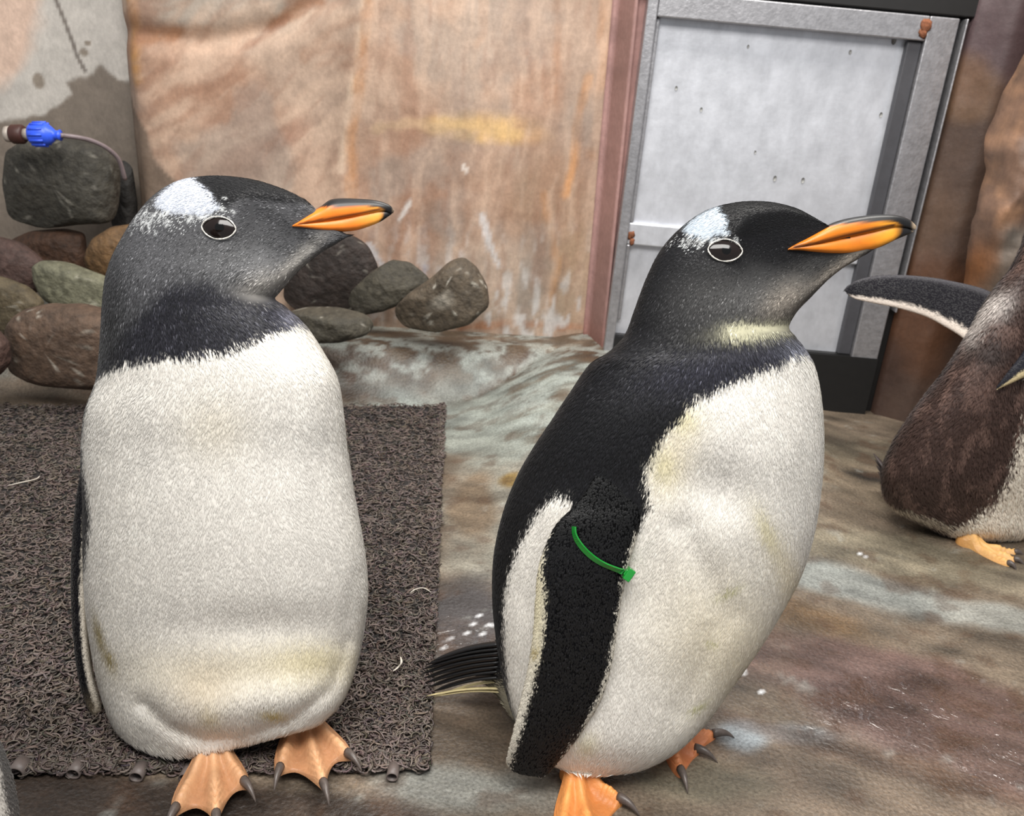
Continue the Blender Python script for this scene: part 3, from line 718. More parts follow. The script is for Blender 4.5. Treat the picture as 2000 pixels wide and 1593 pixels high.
def eye_part(bvh, px, py, rx, ry, parent, look=(0.12, 0.0), tilt=0.0):
    p, nrm, dist = hit(bvh, px, py)
    if nrm@(CAM-p) < 0: nrm = -nrm
    e1 = _r-nrm*(_r@nrm); e1 /= np.linalg.norm(e1); e2 = np.cross(nrm, e1)
    if e2@_u < 0: e2 = -e2
    ct, st_ = math.cos(tilt), math.sin(tilt); e1, e2 = e1*ct+e2*st_, e2*ct-e1*st_
    sc = dist/FPX; rx, ry = rx*sc, ry*sc; p = p+nrm*0.0008
    nA, nR = 40, 10; a = np.linspace(0, 2*np.pi, nA, endpoint=False)
    al = np.stack([rx*np.sign(np.cos(a))*np.abs(np.cos(a))**1.0, ry*np.sign(np.sin(a))*np.abs(np.sin(a))**1.25], -1)
    V = []
    for i in range(nR+1):
        q = i/nR
        for k in range(nA):
            V.append(p+e1*al[k, 0]*q+e2*al[k, 1]*q+nrm*(0.0035*(1-q*q)-.0006))
    eye = mesh_obj('eye', np.array(V), gridfaces(nR+1, nA), M['eye'], parent)
    V = []; cx, cy = look[0]*rx, look[1]*ry; rp = ry*.45
    for i in range(7):
        q = i/6
        for k in range(24):
            t = k*2*math.pi/24; x, y = cx+rp*q*math.cos(t), cy+rp*q*math.sin(t)
            qq = (x/rx)**2+(y/ry)**2
            V.append(p+e1*x+e2*y+nrm*(0.0035*(1-qq)-.0006+.0003))
    mesh_obj('pupil', np.array(V), gridfaces(7, 24), M['pupil'], eye)
    path = [p+e1*x*1.06+e2*y*1.1+nrm*.0004 for x, y in al]; path.append(path[0]); path.append(path[1])
    rad = 0.0004+0.0006*np.random.default_rng(2).random(len(path)); rad[-1] = rad[1]; rad[-2] = rad[0]
    V, Fc = tube(path, rad, 7, caps=False, up=nrm)
    mesh_obj('eyelid', V, Fc, M['lid'], parent)

def foot(ankle, tips, parent, colr, h0=0.0, lz=0.05, claw=0.027, seed=0, web=0.17, tw=0.0088):
    """ankle, tips: points on the ground (x, y). Webbed foot as one skin, claws under it"""
    A = np.array(ankle[:2]); tp = [np.array(t[:2])-A for t in tips]
    ang = [math.atan2(v[1], v[0]) for v in tp]
    ang = list(np.unwrap(ang)); ln = [np.linalg.norm(v) for v in tp]
    od = np.argsort(ang); ang = [ang[i] for i in od]; ln = [ln[i] for i in od]
    mid = ang[1]; nA, nR = 150, 64
    th = np.linspace(mid-math.pi, mid+math.pi, nA, endpoint=False)
    R = np.zeros(nA); back = 0.017
    for i, t in enumerate(th):
        if t <= ang[0]: k = ang[0]-t; R[i] = back+(ln[0]-back)*math.exp(-(k/0.26)**2)
        elif t >= ang[2]: k = t-ang[2]; R[i] = back+(ln[2]-back)*math.exp(-(k/0.26)**2)
        else:
            a, b, la, lb = (ang[0], ang[1], ln[0], ln[1]) if t < ang[1] else (ang[1], ang[2], ln[1], ln[2])
            u = (t-a)/(b-a); R[i] = (la*(1-u)+lb*u)*(1-web*math.sin(math.pi*u)**0.75)
    V = []; Cc = []
    for q in np.linspace(0, 1, nR):
        for i, t in enumerate(th):
            r = R[i]*q; x, y = r*math.cos(t), r*math.sin(t)
            z = 0.003
            ridge = 0
            for a, l in zip(ang, ln):
                d = t-a; along = r*math.cos(d); perp = r*math.sin(d)
                if along > 0:
                    s = along/l; wd = tw*(1.15-.35*s)
                    kn = 1+0.13*math.sin(s*17+a*7)+(.09*math.sin(s*70) if s > .62 else 0)
                    ridge = max(ridge, 0.0150*kn*math.exp(-(perp/wd)**2)*(1-0.25*s)*min(1, (1.06-s)*9 if s > .9 else 1))
            z += ridge*(1 if q < .985 else .35) + lz*math.exp(-(r/0.021)**2)
            if q == 1: z = -0.001
            V.append((A[0]+x, A[1]+y, h0+z))
            Cc.append(ridge/.015)
    V = np.array(V); Cc = np.array(Cc)
    V[:, 2] += 0.0012*(fbm(V*180+seed, 3)-.47)
    col = mixc(np.repeat(lin(colr)[None]*np.array([.70, .60, .54]), len(V), 0), lin(colr)*1.15, np.clip(Cc, 0, 1))
    col *= (0.8+.42*fbm(V*60+seed, 4))[:, None]
    f = mesh_obj('foot', V, gridfaces(nR, nA), M['foot'], parent, col=col)
    for a, l in zip(ang, ln):
        d = np.array([math.cos(a), math.sin(a), 0]); b = np.array([A[0], A[1], h0])+d*(l-0.006)
        path = [b+d*claw*1.15*s+np.array([0, 0, 0.0095+0.004*math.sin(s*2.2)-0.012*s*s]) for s in np.linspace(0, 1, 10)]
        V, Fc = tube(path, 0.0054*(1-np.linspace(0, 1, 10)**1.6*.93), 10, flat=1.2); mesh_obj('claw', V, Fc, M['claw'], f)
    return f

WHITE = lin((235, 231, 223)); CREAM = lin((236, 222, 186)); YEL = lin((196, 172, 92))
def sblob(S, x, y, rx, ry, rot=0):
    d = S-np.array([x, y]); c, s = math.cos(rot), math.sin(rot)
    return np.exp(-(((d[:, 0]*c+d[:, 1]*s)/rx)**2+((-d[:, 0]*s+d[:, 1]*c)/ry)**2))
def grey(v, tint=(1, 1, 1.06)):
    return lin((v, v, v))*np.array(tint)

ORA = [(560, 446), (584, 430), (604, 416), (626, 405), (660, 404), (700, 402), (738, 405), (753, 409), (748, 424), (735, 440), (690, 452), (645, 455), (600, 446)]
ORB = [(1526, 494), (1555, 474), (1578, 462), (1606, 446), (1640, 438), (1700, 433), (1745, 433), (1768, 440), (1760, 458), (1745, 470), (1700, 490), (1650, 497), (1590, 492)]
# ---- the penguin that stands on the mat
def penguin_a():
    root = thing('penguin', (*ground(480, 1440)[:2], 0.008), 'penguin facing forward on the coil mat with white front and head turned', 'penguin')
    rings = [ # xL yL xR yR dist bf bb
        (360, 1478, 500, 1452, .835, .004, .004), (300, 1488, 610, 1418, .84, .030, .03), (262, 1470, 655, 1385, .855, .058, .05),
        (222, 1420, 680, 1345, .875, .088, .07), (196, 1350, 696, 1290, .895, .105, .08), (180, 1270, 708, 1220, .91, .118, .09),
        (168, 1180, 716, 1150, .92, .124, .10), (164, 1080, 708, 1062, .925, .122, .105), (163, 980, 690, 972, .93, .118, .105),
        (160, 890, 677, 885, .935, .114, .10), (166, 810, 669, 808, .935, .110, .095), (188, 745, 657, 740, .935, .104, .09),
        (195, 690, 628, 684, .935, .097, .085), (198, 640, 592, 632, .935, .088, .08), (200, 598, 552, 596, .935, .080, .075),
        (205, 550, 537, 583, .935, .074, .07), (216, 508, 546, 570, .935, .068, .066), (236, 468, 562, 552, .935, .063, .062),
        (263, 424, 583, 529, .935, .058, .058), (302, 380, 608, 507, .935, .053, .053), (352, 352, 630, 491, .935, .049, .049),
        (420, 343, 647, 481, .932, .044, .044), (490, 350, 658, 475, .93, .037, .037), (545, 366, 666, 470, .928, .0275, .0275),
        (585, 384, 673, 466, .926, .017, .017), (606, 400, 679, 463, .925, .010, .010), (640, 450, 688, 460, .924, .008, .008), (676, 457, 693, 458, .924, .002, .002)]
    def crease(S):
        d = -.007*np.exp(-(segdist(S, [(290, 1370), (335, 1415), (400, 1442), (470, 1440), (560, 1410), (640, 1340), (672, 1250)])/16)**2)
        d += .008*np.exp(-(segdist(S, [(330, 1350), (420, 1390), (560, 1360)])/50)**2)
        d += -.004*np.exp(-(segdist(S, [(690, 1120), (650, 1260)])/18)**2) - .007*sblob(S, 520, 1225, 170, 45) + .006*sblob(S, 600, 800, 60, 120)
        return d
    L = Loft(rings, 180, 120, 2.15, zmin=0.03, cap=([440, 500, 583, 640, 700], [.06, .036, .0215, .0135, .004], .66), disp=crease)
    hood = [(60, 800), (190, 750), (214, 727), (260, 708), (310, 699), (360, 697), (410, 690), (450, 680), (500, 657), (540, 640), (580, 630), (606, 640), (660, 660), (900, 300), (0, 100)]
    patch = [(380, 338), (384, 352), (400, 366), (414, 380), (426, 395), (432, 410), (415, 416), (398, 421), (378, 418), (350, 418), (322, 410), (306, 397), (316, 380), (340, 358), (352, 340)]
    crown = [(384, 335), (388, 352), (404, 366), (420, 380), (432, 398), (446, 404), (470, 392), (500, 388), (560, 396), (604, 402), (650, 380), (500, 320)]
    side = [(60, 760), (196, 748), (180, 788), (168, 850), (173, 910), (184, 960), (191, 1010), (186, 1050), (176, 1100), (166, 1140), (60, 1180)]
    def col(S, sa, ca, t, P, r, fine=True):
        n = len(S); c = np.repeat(WHITE[None], n, 0)
        c = mixc(c, CREAM, 0.45*sblob(S, 480, 1300, 230, 50)+.25*sblob(S, 420, 830, 60, 60))
        c = mixc(c, lin((218, 200, 168)), .55*sblob(S, 400, 1340, 60, 45))
        c = mixc(c, lin((214, 200, 140)), .5*sblob(S, 600, 1285, 80, 35))
        c = mixc(c, lin((150, 130, 56)), .85*np.clip(sblob(S, 205, 1232, 9, 40, -.25)+sblob(S, 228, 1282, 9, 22, -.3), 0, 1))
        c = mixc(c, YEL, .85*sblob(S, 530, 1391, 26, 9, .15)+.4*sblob(S, 412, 1395, 20, 20))
        ej = fbm(S[:, [0, 1, 1]]*[.06, .06, .0], 3)*16-8+r.normal(0, 3.5, n)
        h = sd(S, hood)+ej
        H = np.repeat(grey(70)[None], n, 0)
        H = mixc(H, grey(82), .8*sblob(S, 300, 500, 70, 90))
        H = mixc(H, grey(104, (1, 1, 1.02)), .9*sblob(S, 470, 510, 90, 55))
        H = mixc(H, lin((158, 154, 148)), .9*np.clip(sblob(S, 505, 558, 48, 26, -.4)+sblob(S, 575, 512, 70, 14, -.75), 0, 1))
        H = mixc(H, lin((31, 31, 38)), .92*sstep(-14, 14, sd(S, [(200, 720), (240, 650), (300, 590), (330, 560), (400, 548), (430, 570), (480, 588), (535, 592), (640, 640), (540, 660), (400, 730), (180, 800)])))
        H = mixc(H, lin((22, 22, 28)), .8*sblob(S, 370, 600, 70, 50))
        H = mixc(H, lin((118, 118, 130)), .75*sblob(S, 560, 612, 30, 28))
        H = mixc(H, lin((12, 12, 14)), .95*sstep(-5, 5, sd(S, crown)+r.normal(0, 2, n)))
        H = mixc(H, grey(40), .8*sblob(S, 225, 620, 30, 120))
        sp = (r.random(n) < .10) & fine; H = np.where((sp & (sd(S, crown) < -4))[:, None], H*2.4+.015, H)
        pp = sd(S, patch)+r.normal(0, 1.5, n)
        H = mixc(H, lin((188, 193, 203)), sstep(-2, 3, pp))
        zone = np.clip(sblob(S, 310, 425, 48, 20)+sblob(S, 380, 424, 50, 12)+.8*sblob(S, 440, 412, 16, 14), 0, 1)
        H = np.where(((r.random(n) < zone*.55) & (pp < 0))[:, None], lin((190, 192, 192)), H)
        c = mixc(c, H, sstep(-4, 5, h))
        k = np.maximum(sd(S, side)+r.normal(0, 3, n), 0)
        c = mixc(c, lin((26, 26, 32)), sstep(0, 5, k))
        back = sstep(-.10, -.22, sa)*(S[:, 1] < 1380)*(S[:, 1] > 590)
        c = mixc(c, lin((28, 28, 34)), back*1.0)
        lum = c.mean(1); v = np.where(lum < .2, np.exp(r.normal(0, .38, n)) if fine else 1, 1+r.normal(0, .05, n)+.22*(fbm(np.c_[S*[.11, .028], np.zeros(n)], 3)-.47))
        return c*v[:, None]
    P, S, sa, ca, t = L.flat()
    body = mesh_obj('body', P, L.faces(), M['skin'], root, col=np.clip(col(S, sa, ca, t, P, np.random.default_rng(0), False), .002, .9))
    bv = L.bvh(); ex, ey = 428, 445
    def mask(S, sa, t):
        return ~((((S[:, 0]-ex)/33)**2+((S[:, 1]-ey)/22)**2 < 1) & (sa > 0)) & (t < .985) & ~((sd(S, ORA) > 2) & (sa > 0))
    def lf(S, sa, t):
        return np.where(S[:, 1] < 590, np.where(S[:, 1] < 520, .55, .75), 1+.7*sstep(.17, .03, t))
    plumage(L, 150000, .0085, .0013, .0006, col, root, None, mask=mask, lenfn=lf, seed=11)
    eye_part(bv, ex, ey, 30, 18.5, root, look=(.1, 0.05), tilt=-.1)
    org = ORA
    gape = [(585, 437), (620, 431), (665, 424), (705, 416), (742, 408)]
    def bcol(S, t):
        n = len(S); c = np.repeat(lin((16, 15, 16))[None], n, 0)
        nz = fbm(np.c_[S*.05, np.zeros(n)], 3)*6-3
        o = mixc(np.repeat(lin((226, 122, 34))[None], n, 0), lin((232, 158, 62)), sstep(690, 740, S[:, 0]))
        c = mixc(c, o, sstep(-2, 2, sd(S, org)+nz*.4)*sstep(756, 736, S[:, 0]+nz))
        c = mixc(c, lin((120, 60, 26)), .85*sstep(3.2, 1.0, segdist(S, gape)))
        return mixc(c, lin((150, 130, 110)), .8*sstep(764, 770, S[:, 0]))
    bill_part('upper_bill', [(572, 438, 570, 444, .925, .0222), (584, 430, 583, 443, .925, .0222), (604, 416, 602, 441, .925, .0205), (626, 403, 622, 438, .925, .0180), (645, 390, 644, 434, .925, .0160), (668, 387, 668, 429, .925, .0134), (702, 388, 706, 421, .925, .0104),
        (735, 391, 739, 414, .925, .0078), (757, 398, 754, 414, .925, .0052), (768, 407, 763, 417, .925, .0025), (771, 411, 768, 416, .925, .0004)], bcol, root, ex=2.5)
    bill_part('lower_bill', [(570, 438, 576, 444, .925, .0220), (583, 433, 592, 446, .925, .0222), (602, 429, 615, 450, .925, .0200), (630, 425, 645, 453, .925, .0172), (666, 419, 688, 451, .925, .0132), (705, 411, 716, 444, .925, .0101),
        (738, 406, 743, 433, .925, .0072), (756, 410, 758, 423, .925, .0040), (764, 415, 765, 418, .925, .0004)], bcol, root, ex=2.5)
    # flippers hang edge-on at both sides
    def fcol(S, sa, ca, t, P, r):
        n = len(S); c = np.repeat(lin((22, 22, 26))[None], n, 0)
        c = mixc(c, lin((214, 206, 192)), sstep(-.15, .15, ca+r.normal(0, .08, n)+.9*sstep(.86, .97, 1-t)*0+1.2*sstep(.82, .95, t)))
        return mixc(c, lin((196, 178, 148)), .6*sstep(.7, .95, t))
    flipper('flipper', [(176, 850, 190, 850, .955, .012, .012), (158, 920, 184, 925, .95, .026, .03), (146, 1000, 182, 1005, .945, .034, .04), (140, 1080, 177, 1085, .94, .038, .04), (139, 1160, 173, 1160, .935, .038, .04), (143, 1240, 174, 1240, .925, .035, .036), (152, 1315, 182, 1312, .915, .029, .03), (164, 1365, 194, 1360, .905, .018, .018), (176, 1390, 198, 1384, .90, .008, .008), (184, 1397, 196, 1393, .9, .002, .002)], fcol, root, feathers=7000, seed=3)
    def fcol2(S, sa, ca, t, P, r):
        n = len(S); c = np.repeat(lin((206, 202, 196))[None], n, 0)
        return mixc(c, lin((40, 40, 44)), .9*sstep(.05, -.2, sa+r.normal(0, .1, n)))
    flipper('flipper', [(668, 880, 680, 880, .95, .01, .01), (674, 950, 690, 950, .95, .024, .028), (682, 1020, 703, 1022, .95, .03, .036), (690, 1090, 714, 1092, .95, .032, .04), (692, 1160, 718, 1160, .945, .03, .04), (690, 1230, 712, 1228, .94, .024, .034), (684, 1290, 700, 1288, .935, .014, .02), (682, 1318, 692, 1316, .93, .003, .003)], fcol2, root, feathers=5000, seed=4)
    orange = (200, 154, 114)
    foot(ground(418, 1462, .01), [ground(342, 1606, .01), ground(424, 1618, .01), ground(482, 1552, .01)], root, orange, h0=.0175, lz=.05)
    foot(ground(586, 1402, .01), [ground(546, 1526, .01), ground(634, 1556, .01), ground(684, 1496, .01)], root, orange, h0=.0175, lz=.05, seed=5)
    # short tail behind
    for k in range(5):
        a = np.array(ground(470+22*k, 1330, .05)); b = np.array(ground(450+40*k, 1230, .03))
        V, Fc = tube([a+(b-a)*s for s in np.linspace(0, 1, 6)], .009*np.array([.7, 1, 1, .9, .6, .1]), 6, flat=.2); mesh_obj('tail_feather', V, Fc, M['black'], root)
    return root
PA = penguin_a()

# ---- the penguin with the green band
def penguin_b():
    root = thing('penguin', (*ground(1200, 1510)[:2], 0), 'penguin with a green band on its flipper standing side-on beside the mat', 'penguin')
    rings = [
        (1100, 1502, 1190, 1514, .83, .004, .004), (1050, 1474, 1265, 1498, .84, .030, .03), (1016, 1428, 1328, 1462, .855, .058, .05),
        (994, 1368, 1384, 1405, .88, .086, .07), (979, 1302, 1432, 1338, .90, .104, .085), (969, 1232, 1480, 1270, .915, .116, .095),
        (964, 1160, 1523, 1200, .93, .124, .105), (968, 1080, 1562, 1125, .94, .128, .11), (986, 1000, 1587, 1045, .945, .128, .11),
        (1013, 930, 1601, 960, .95, .124, .11), (1044, 875, 1607, 880, .95, .118, .105), (1080, 820, 1605, 805, .95, .110, .10),
        (1116, 765, 1597, 745, .95, .100, .095), (1154, 712, 1585, 705, .95, .092, .088), (1194, 684, 1567, 676, .95, .085, .082),
        (1222, 652, 1549, 653, .95, .079, .077), (1240, 605, 1541, 636, .95, .073, .072), (1262, 545, 1558, 606, .95, .067, .067),
        (1290, 490, 1588, 575, .95, .062, .062), (1330, 445, 1618, 545, .95, .056, .056), (1380, 411, 1646, 523, .948, .051, .051),
        (1440, 395, 1668, 510, .946, .045, .045), (1500, 394, 1684, 500, .944, .037, .037), (1550, 405, 1695, 494, .942, .0275, .0275),
        (1585, 422, 1703, 489, .94, .017, .017), (1610, 440, 1709, 485, .94, .010, .010), (1672, 489, 1714, 482, .94, .007, .007), (1702, 486, 1717, 481, .94, .002, .002)]
    def crease(S):
        return -.010*sblob(S, 1390, 960, 60, 70, -.3)+.006*sblob(S, 1500, 900, 80, 100)-.006*np.exp(-(segdist(S, [(1330, 1030), (1400, 1200), (1330, 1380)])/30)**2)
    L = Loft(rings, 180, 120, 2.1, zmin=0.03, cap=([1410, 1470, 1553, 1615, 1722], [.065, .038, .0225, .0145, .004], .66), disp=crease)
    dark = [(1700, 700), (1590, 696), (1555, 694), (1520, 705), (1470, 724), (1420, 744), (1382, 766), (1350, 790), (1320, 830), (1292, 868), (1273, 905), (1269, 950), (1276, 985),
            (1262, 1012), (1240, 1040), (1150, 1080), (1080, 1250), (1020, 1420), (880, 1500), (700, 1000), (900, 200), (2000, 200), (1900, 640)]
    flank = [(1128, 966), (1142, 992), (1180, 1040), (1160, 1300), (1080, 1480), (1012, 1425), (1002, 1392), (996, 1330), (994, 1240), (1003, 1150), (1022, 1090), (1044, 1045), (1072, 995), (1096, 972)]
    patch = [(1408, 400), (1412, 414), (1424, 428), (1424, 446), (1428, 456), (1400, 464), (1378, 466), (1352, 458), (1338, 448), (1352, 430), (1378, 412)]
    crown = [(1412, 385), (1414, 412), (1428, 428), (1428, 450), (1440, 464), (1480, 458), (1540, 446), (1600, 446), (1640, 420), (1520, 370)]
    def col(S, sa, ca, t, P, r, fine=True):
        n = len(S); c = np.repeat(WHITE[None], n, 0)
        c = mixc(c, CREAM, .5*np.clip(sblob(S, 1320, 880, 40, 90, .3)+sblob(S, 1400, 1250, 120, 160, -.5)+sblob(S, 1540, 1140, 30, 120, -.5), 0, 1))
        c = mixc(c, lin((210, 200, 140)), .5*np.clip(sblob(S, 1300, 905, 22, 40)+sblob(S, 1340, 815, 26, 26)+sblob(S, 1480, 1030, 14, 50, -.4)+.8*sblob(S, 1150, 1445, 24, 24), 0, 1))
        c = mixc(c, lin((176, 176, 90)), .6*np.clip(sblob(S, 1380, 1250, 8, 5)+sblob(S, 1410, 1150, 24, 6, -.5)+sblob(S, 1360, 1375, 20, 6, -.5), 0, 1))
        D = np.repeat(lin((17, 17, 20))[None], n, 0)
        D = mixc(D, lin((44, 44, 53)), .9*np.clip(sblob(S, 1380, 720, 110, 40, -.2)+sblob(S, 1500, 680, 70, 30), 0, 1))
        D = mixc(D, grey(80, (1.02, 1, .98)), .9*np.clip(sblob(S, 1450, 590, 110, 60)+.6*sblob(S, 1590, 520, 80, 26, -.6), 0, 1))
        D = mixc(D, lin((140, 132, 122)), .85*np.clip(sblob(S, 1530, 590, 50, 30, -.6)+sblob(S, 1640, 520, 60, 12, -.6), 0, 1))
        D = mixc(D, lin((206, 202, 172)), .9*np.clip(sblob(S, 1490, 640, 70, 14, -.12)+sblob(S, 1440, 642, 26, 14), 0, 1)*.9)
        D = mixc(D, lin((120, 122, 134)), .8*sblob(S, 1560, 680, 40, 22))
        D = mixc(D, lin((10, 10, 12)), .95*sstep(-5, 5, sd(S, crown)+r.normal(0, 2, n)))
        sp = fine & (r.random(n) < .08) & (S[:, 1] > 470) & (S[:, 1] < 780); D = np.where(sp[:, None], D*2.2+.012, D)
        pp = sd(S, patch)+r.normal(0, 1.5, n)
        D = mixc(D, lin((170, 180, 190)), sstep(-2, 3, pp))
        zone = np.clip(sblob(S, 1350, 470, 30, 12)+.8*sblob(S, 1380, 474, 30, 9)+.9*sblob(S, 1432, 470, 18, 9), 0, 1)
        D = np.where(((r.random(n) < zone*.5) & (pp < 0))[:, None], lin((180, 182, 182)), D)
        ej = fbm(S[:, [0, 1, 1]]*[.06, .06, .0], 3)*16-8+r.normal(0, 3, n)
        h = sstep(-4, 5, sd(S, dark)+ej)
        h = np.where(sa < -.3, np.where((ca > .55) & (S[:, 1] > 690), h*.3, np.maximum(h, (S[:, 1] < 1400))), h)
        f = sstep(-4, 4, sd(S, flank)+r.normal(0, 3, n))*(sa > -.1)
        c = mixc(c, D, h*(1-f))
        lum = c.mean(1); v = np.where(lum < .2, np.exp(r.normal(0, .38, n)) if fine else 1, 1+r.normal(0, .05, n)+.22*(fbm(np.c_[S*[.09, .04], np.zeros(n)], 3)-.47))
        return c*v[:, None]
    P, S, sa, ca, t = L.flat()
    mesh_obj('body', P, L.faces(), M['skin'], root, col=np.clip(col(S, sa, ca, t, P, np.random.default_rng(0), False), .002, .9))
    bv = L.bvh(); ex, ey = 1416, 489
    def mask(S, sa, t):
        return ~((((S[:, 0]-ex)/33)**2+((S[:, 1]-ey)/23)**2 < 1) & (sa > 0)) & (t < .985) & ~((sd(S, ORB) > 2) & (sa > 0))
    def lf(S, sa, t):
        return np.where(S[:, 1] < 640, np.where(S[:, 1] < 570, .55, .75), 1+.7*sstep(.17, .03, t))
    plumage(L, 150000, .0085, .0013, .0006, col, root, None, mask=mask, lenfn=lf, seed=21)
    eye_part(bv, ex, ey, 30, 19, root, look=(.05, 0.02), tilt=-.08)
    org = ORB
    gape = [(1553, 482), (1600, 474), (1650, 460), (1705, 448), (1745, 440)]
    def bcol(S, t):
        n = len(S); c = np.repeat(lin((16, 15, 16))[None], n, 0)
        nz = fbm(np.c_[S*.05, np.zeros(n)], 3)*6-3
        o = mixc(np.repeat(lin((204, 114, 22))[None], n, 0), lin((224, 150, 40)), sstep(1690, 1740, S[:, 0]))
        c = mixc(c, o, sstep(-2, 2, sd(S, org)+nz*.4)*sstep(1764, 1742, S[:, 0]+nz))
        c = mixc(c, lin((84, 44, 18)), .9*sstep(4.6, 1.6, segdist(S, gape)))
        return mixc(c, lin((170, 150, 125)), .8*sstep(1778, 1787, S[:, 0]))
    bill_part('upper_bill', [(1540, 484, 1538, 490, .942, .0232), (1555, 474, 1552, 488, .942, .0232), (1578, 462, 1574, 485, .94, .0216), (1604, 447, 1598, 480, .94, .0198), (1628, 434, 1622, 474, .94, .0178), (1662, 425, 1654, 465, .94, .0150), (1710, 419, 1706, 453, .94, .0118), (1750, 420, 1746, 444, .94, .0092), (1775, 428, 1770, 445, .94, .006), (1787, 438, 1784, 448, .94, .003), (1790, 443, 1788, 448, .94, .0004)], bcol, root, ex=2.5)
    bill_part('lower_bill', [(1538, 484, 1548, 489, .942, .0230), (1552, 479, 1566, 490, .942, .0232), (1574, 474, 1592, 493, .94, .0212), (1612, 466, 1630, 496, .94, .0190), (1652, 455, 1670, 495, .94, .0148), (1705, 443, 1715, 484, .94, .0114), (1745, 435, 1752, 467, .94, .0084), (1770, 441, 1776, 457, .94, .005), (1783, 449, 1785, 452, .94, .0006)], bcol, root, ex=2.5)
    # near flipper lies on the flank; its distance follows the body surface
    prs = [(1185, 850, 1262, 850), (1172, 900, 1268, 890), (1150, 950, 1268, 932), (1122, 988, 1264, 975), (1090, 1020, 1252, 1015), (1068, 1060, 1240, 1060), (1052, 1110, 1226, 1110), (1046, 1170, 1214, 1170), (1042, 1230, 1205, 1230), (1032, 1300, 1194, 1300), (1016, 1370, 1174, 1365), (1002, 1430, 1142, 1420), (993, 1468, 1112, 1462), (990, 1490, 1088, 1490), (1004, 1506, 1072, 1508), (1030, 1514, 1062, 1515)]
    full = []
    for k, (a, b, c, d) in enumerate(prs):
        best = []
        for s in (.25, .5, .8):
            h, nn, di = hit(bv, a+(c-a)*s, b+(d-b)*s)
            if h is not None: best.append(h[1])
        y = (min(best) if best else full[-1][4])
        full.append([a, b, c, d, y, .009, .007])
    ys = np.array([f[4] for f in full]); k3 = np.array([.25, .5, .25])
    for _ in range(3): ys = np.r_[ys[0], np.convolve(ys, k3, 'valid'), ys[-1]]
    off = np.array([.024, .016, .009, .004, -.001, -.006, -.010, -.011, -.011, -.011, -.011, -.011, -.010, -.008, -.006, -.005])
    th = np.array([.003, .005, .006, .007, .009, .010, .010, .010, .0095, .009, .008, .007, .006, .005, .004, .002])
    for f, y, o_, q in zip(full, ys, off, th): f[4] = y+o_; f[5] = q; f[6] = q
    blk = [(1120, 900), (1150, 955), (1118, 990), (1092, 1025), (1072, 1045), (1064, 1075), (1060, 1110), (1066, 1170), (1064, 1230), (1056, 1280), (1044, 1330), (1030, 1385), (1012, 1450), (998, 1490), (990, 1530), (1080, 1530), (1100, 1478), (1130, 1430), (1160, 1370), (1184, 1300), (1196, 1230), (1206, 1170), (1216, 1110), (1230, 1060), (1242, 1015), (1300, 990), (1300, 900)]
    def fcol(S, sa, ca, t, P, r):
        n = len(S); c = np.repeat(lin((216, 210, 196))[None], n, 0)
        c = mixc(c, lin((206, 196, 158)), .7*sblob(S, 1050, 1170, 22, 140))
        c = mixc(c, lin((150, 130, 60)), .8*sblob(S, 1046, 1272, 8, 10))
        b = np.maximum(sstep(-3, 3, sd(S, blk)+4*(S[:, 0] > 1120)+r.normal(0, 2.2, n)), sstep(1046, 1030, S[:, 1]+r.normal(0, 4, n)))
        c = mixc(c, lin((15, 15, 17)), b); c = mixc(c, lin((6, 6, 7)), b*sstep(1090, 1030, S[:, 1]))
        c = c*np.where(b > .5, np.exp(r.normal(0, .45, n)), 1)[:, None]
        return mixc(c, lin((210, 204, 192)), sstep(-.3, -.5, sa))
    fo, FL = flipper('flipper', full, fcol, root, n=90, feathers=22000, seed=9, label='black flipper with cream trailing edge', fl=(.0048, .0017, .0007))
    fb_ = FL.bvh()
    # green cable tie round the flipper
    fr = [(1121, 1028), (1122, 1042), (1128, 1056), (1140, 1072), (1156, 1087), (1174, 1099), (1194, 1108), (1216, 1116)]
    pts = []
    for x, y in crom(fr, 26):
        h, nn, di = hit(fb_, x, y)
        if h is None: h, nn, di = hit(bv, x, y)
        d = ray(x, y); d /= np.linalg.norm(d); pts.append(h-d*.0032)
    pts = np.array(pts)
    e0, e1 = pts[0], pts[-1]; vd = ray(1170, 1080); vd /= np.linalg.norm(vd)
    bk = [e1+(e0-e1)*s+vd*(.012+.016*math.sin(math.pi*s)) for s in np.linspace(.0, 1, 12)]
    loop = np.r_[pts, np.array(bk)[1:-1], pts[:1]]
    nl = len(loop); T = np.roll(loop, -1, 0)-np.roll(loop, 1, 0); T[-1] = T[0]; T /= np.linalg.norm(T, axis=1)[:, None]
    cen = loop[:-1].mean(0); out = loop-cen; out -= T*(out*T).sum(1)[:, None]; out /= np.linalg.norm(out, axis=1)[:, None]
    Sd = np.cross(T, out); wv = .0032; tv = .0009
    V = np.stack([loop+Sd*wv+out*tv, loop-Sd*wv+out*tv, loop-Sd*wv-out*tv, loop+Sd*wv-out*tv], 1).reshape(-1, 3)
    band = mesh_obj('flipper_band', V, gridfaces(nl, 4), M['green'], fo, smooth=False); band['label'] = 'bright green plastic cable tie'
    c = e1+(e1-pts[-4])*.55; t_ = T[25]; s_ = Sd[25]; o_ = out[25]
    mb = MB()
    for sx, sy, sz, oo in [(.0066, .0068, .0040, 0), (.003, .0035, .0052, .001)]:
        q = [c+t_*sx*i+s_*sy*j+o_*(sz*k+.001) for i in (-1, 1) for j in (-1, 1) for k in (-1, 1)]
        mb.add(q, [(0, 1, 3, 2), (4, 6, 7, 5), (0, 4, 5, 1), (2, 3, 7, 6), (0, 2, 6, 4), (1, 5, 7, 3)])
    lk = mesh_obj('band_lock', mb.v, mb.f, M['green'], fo, smooth=False)
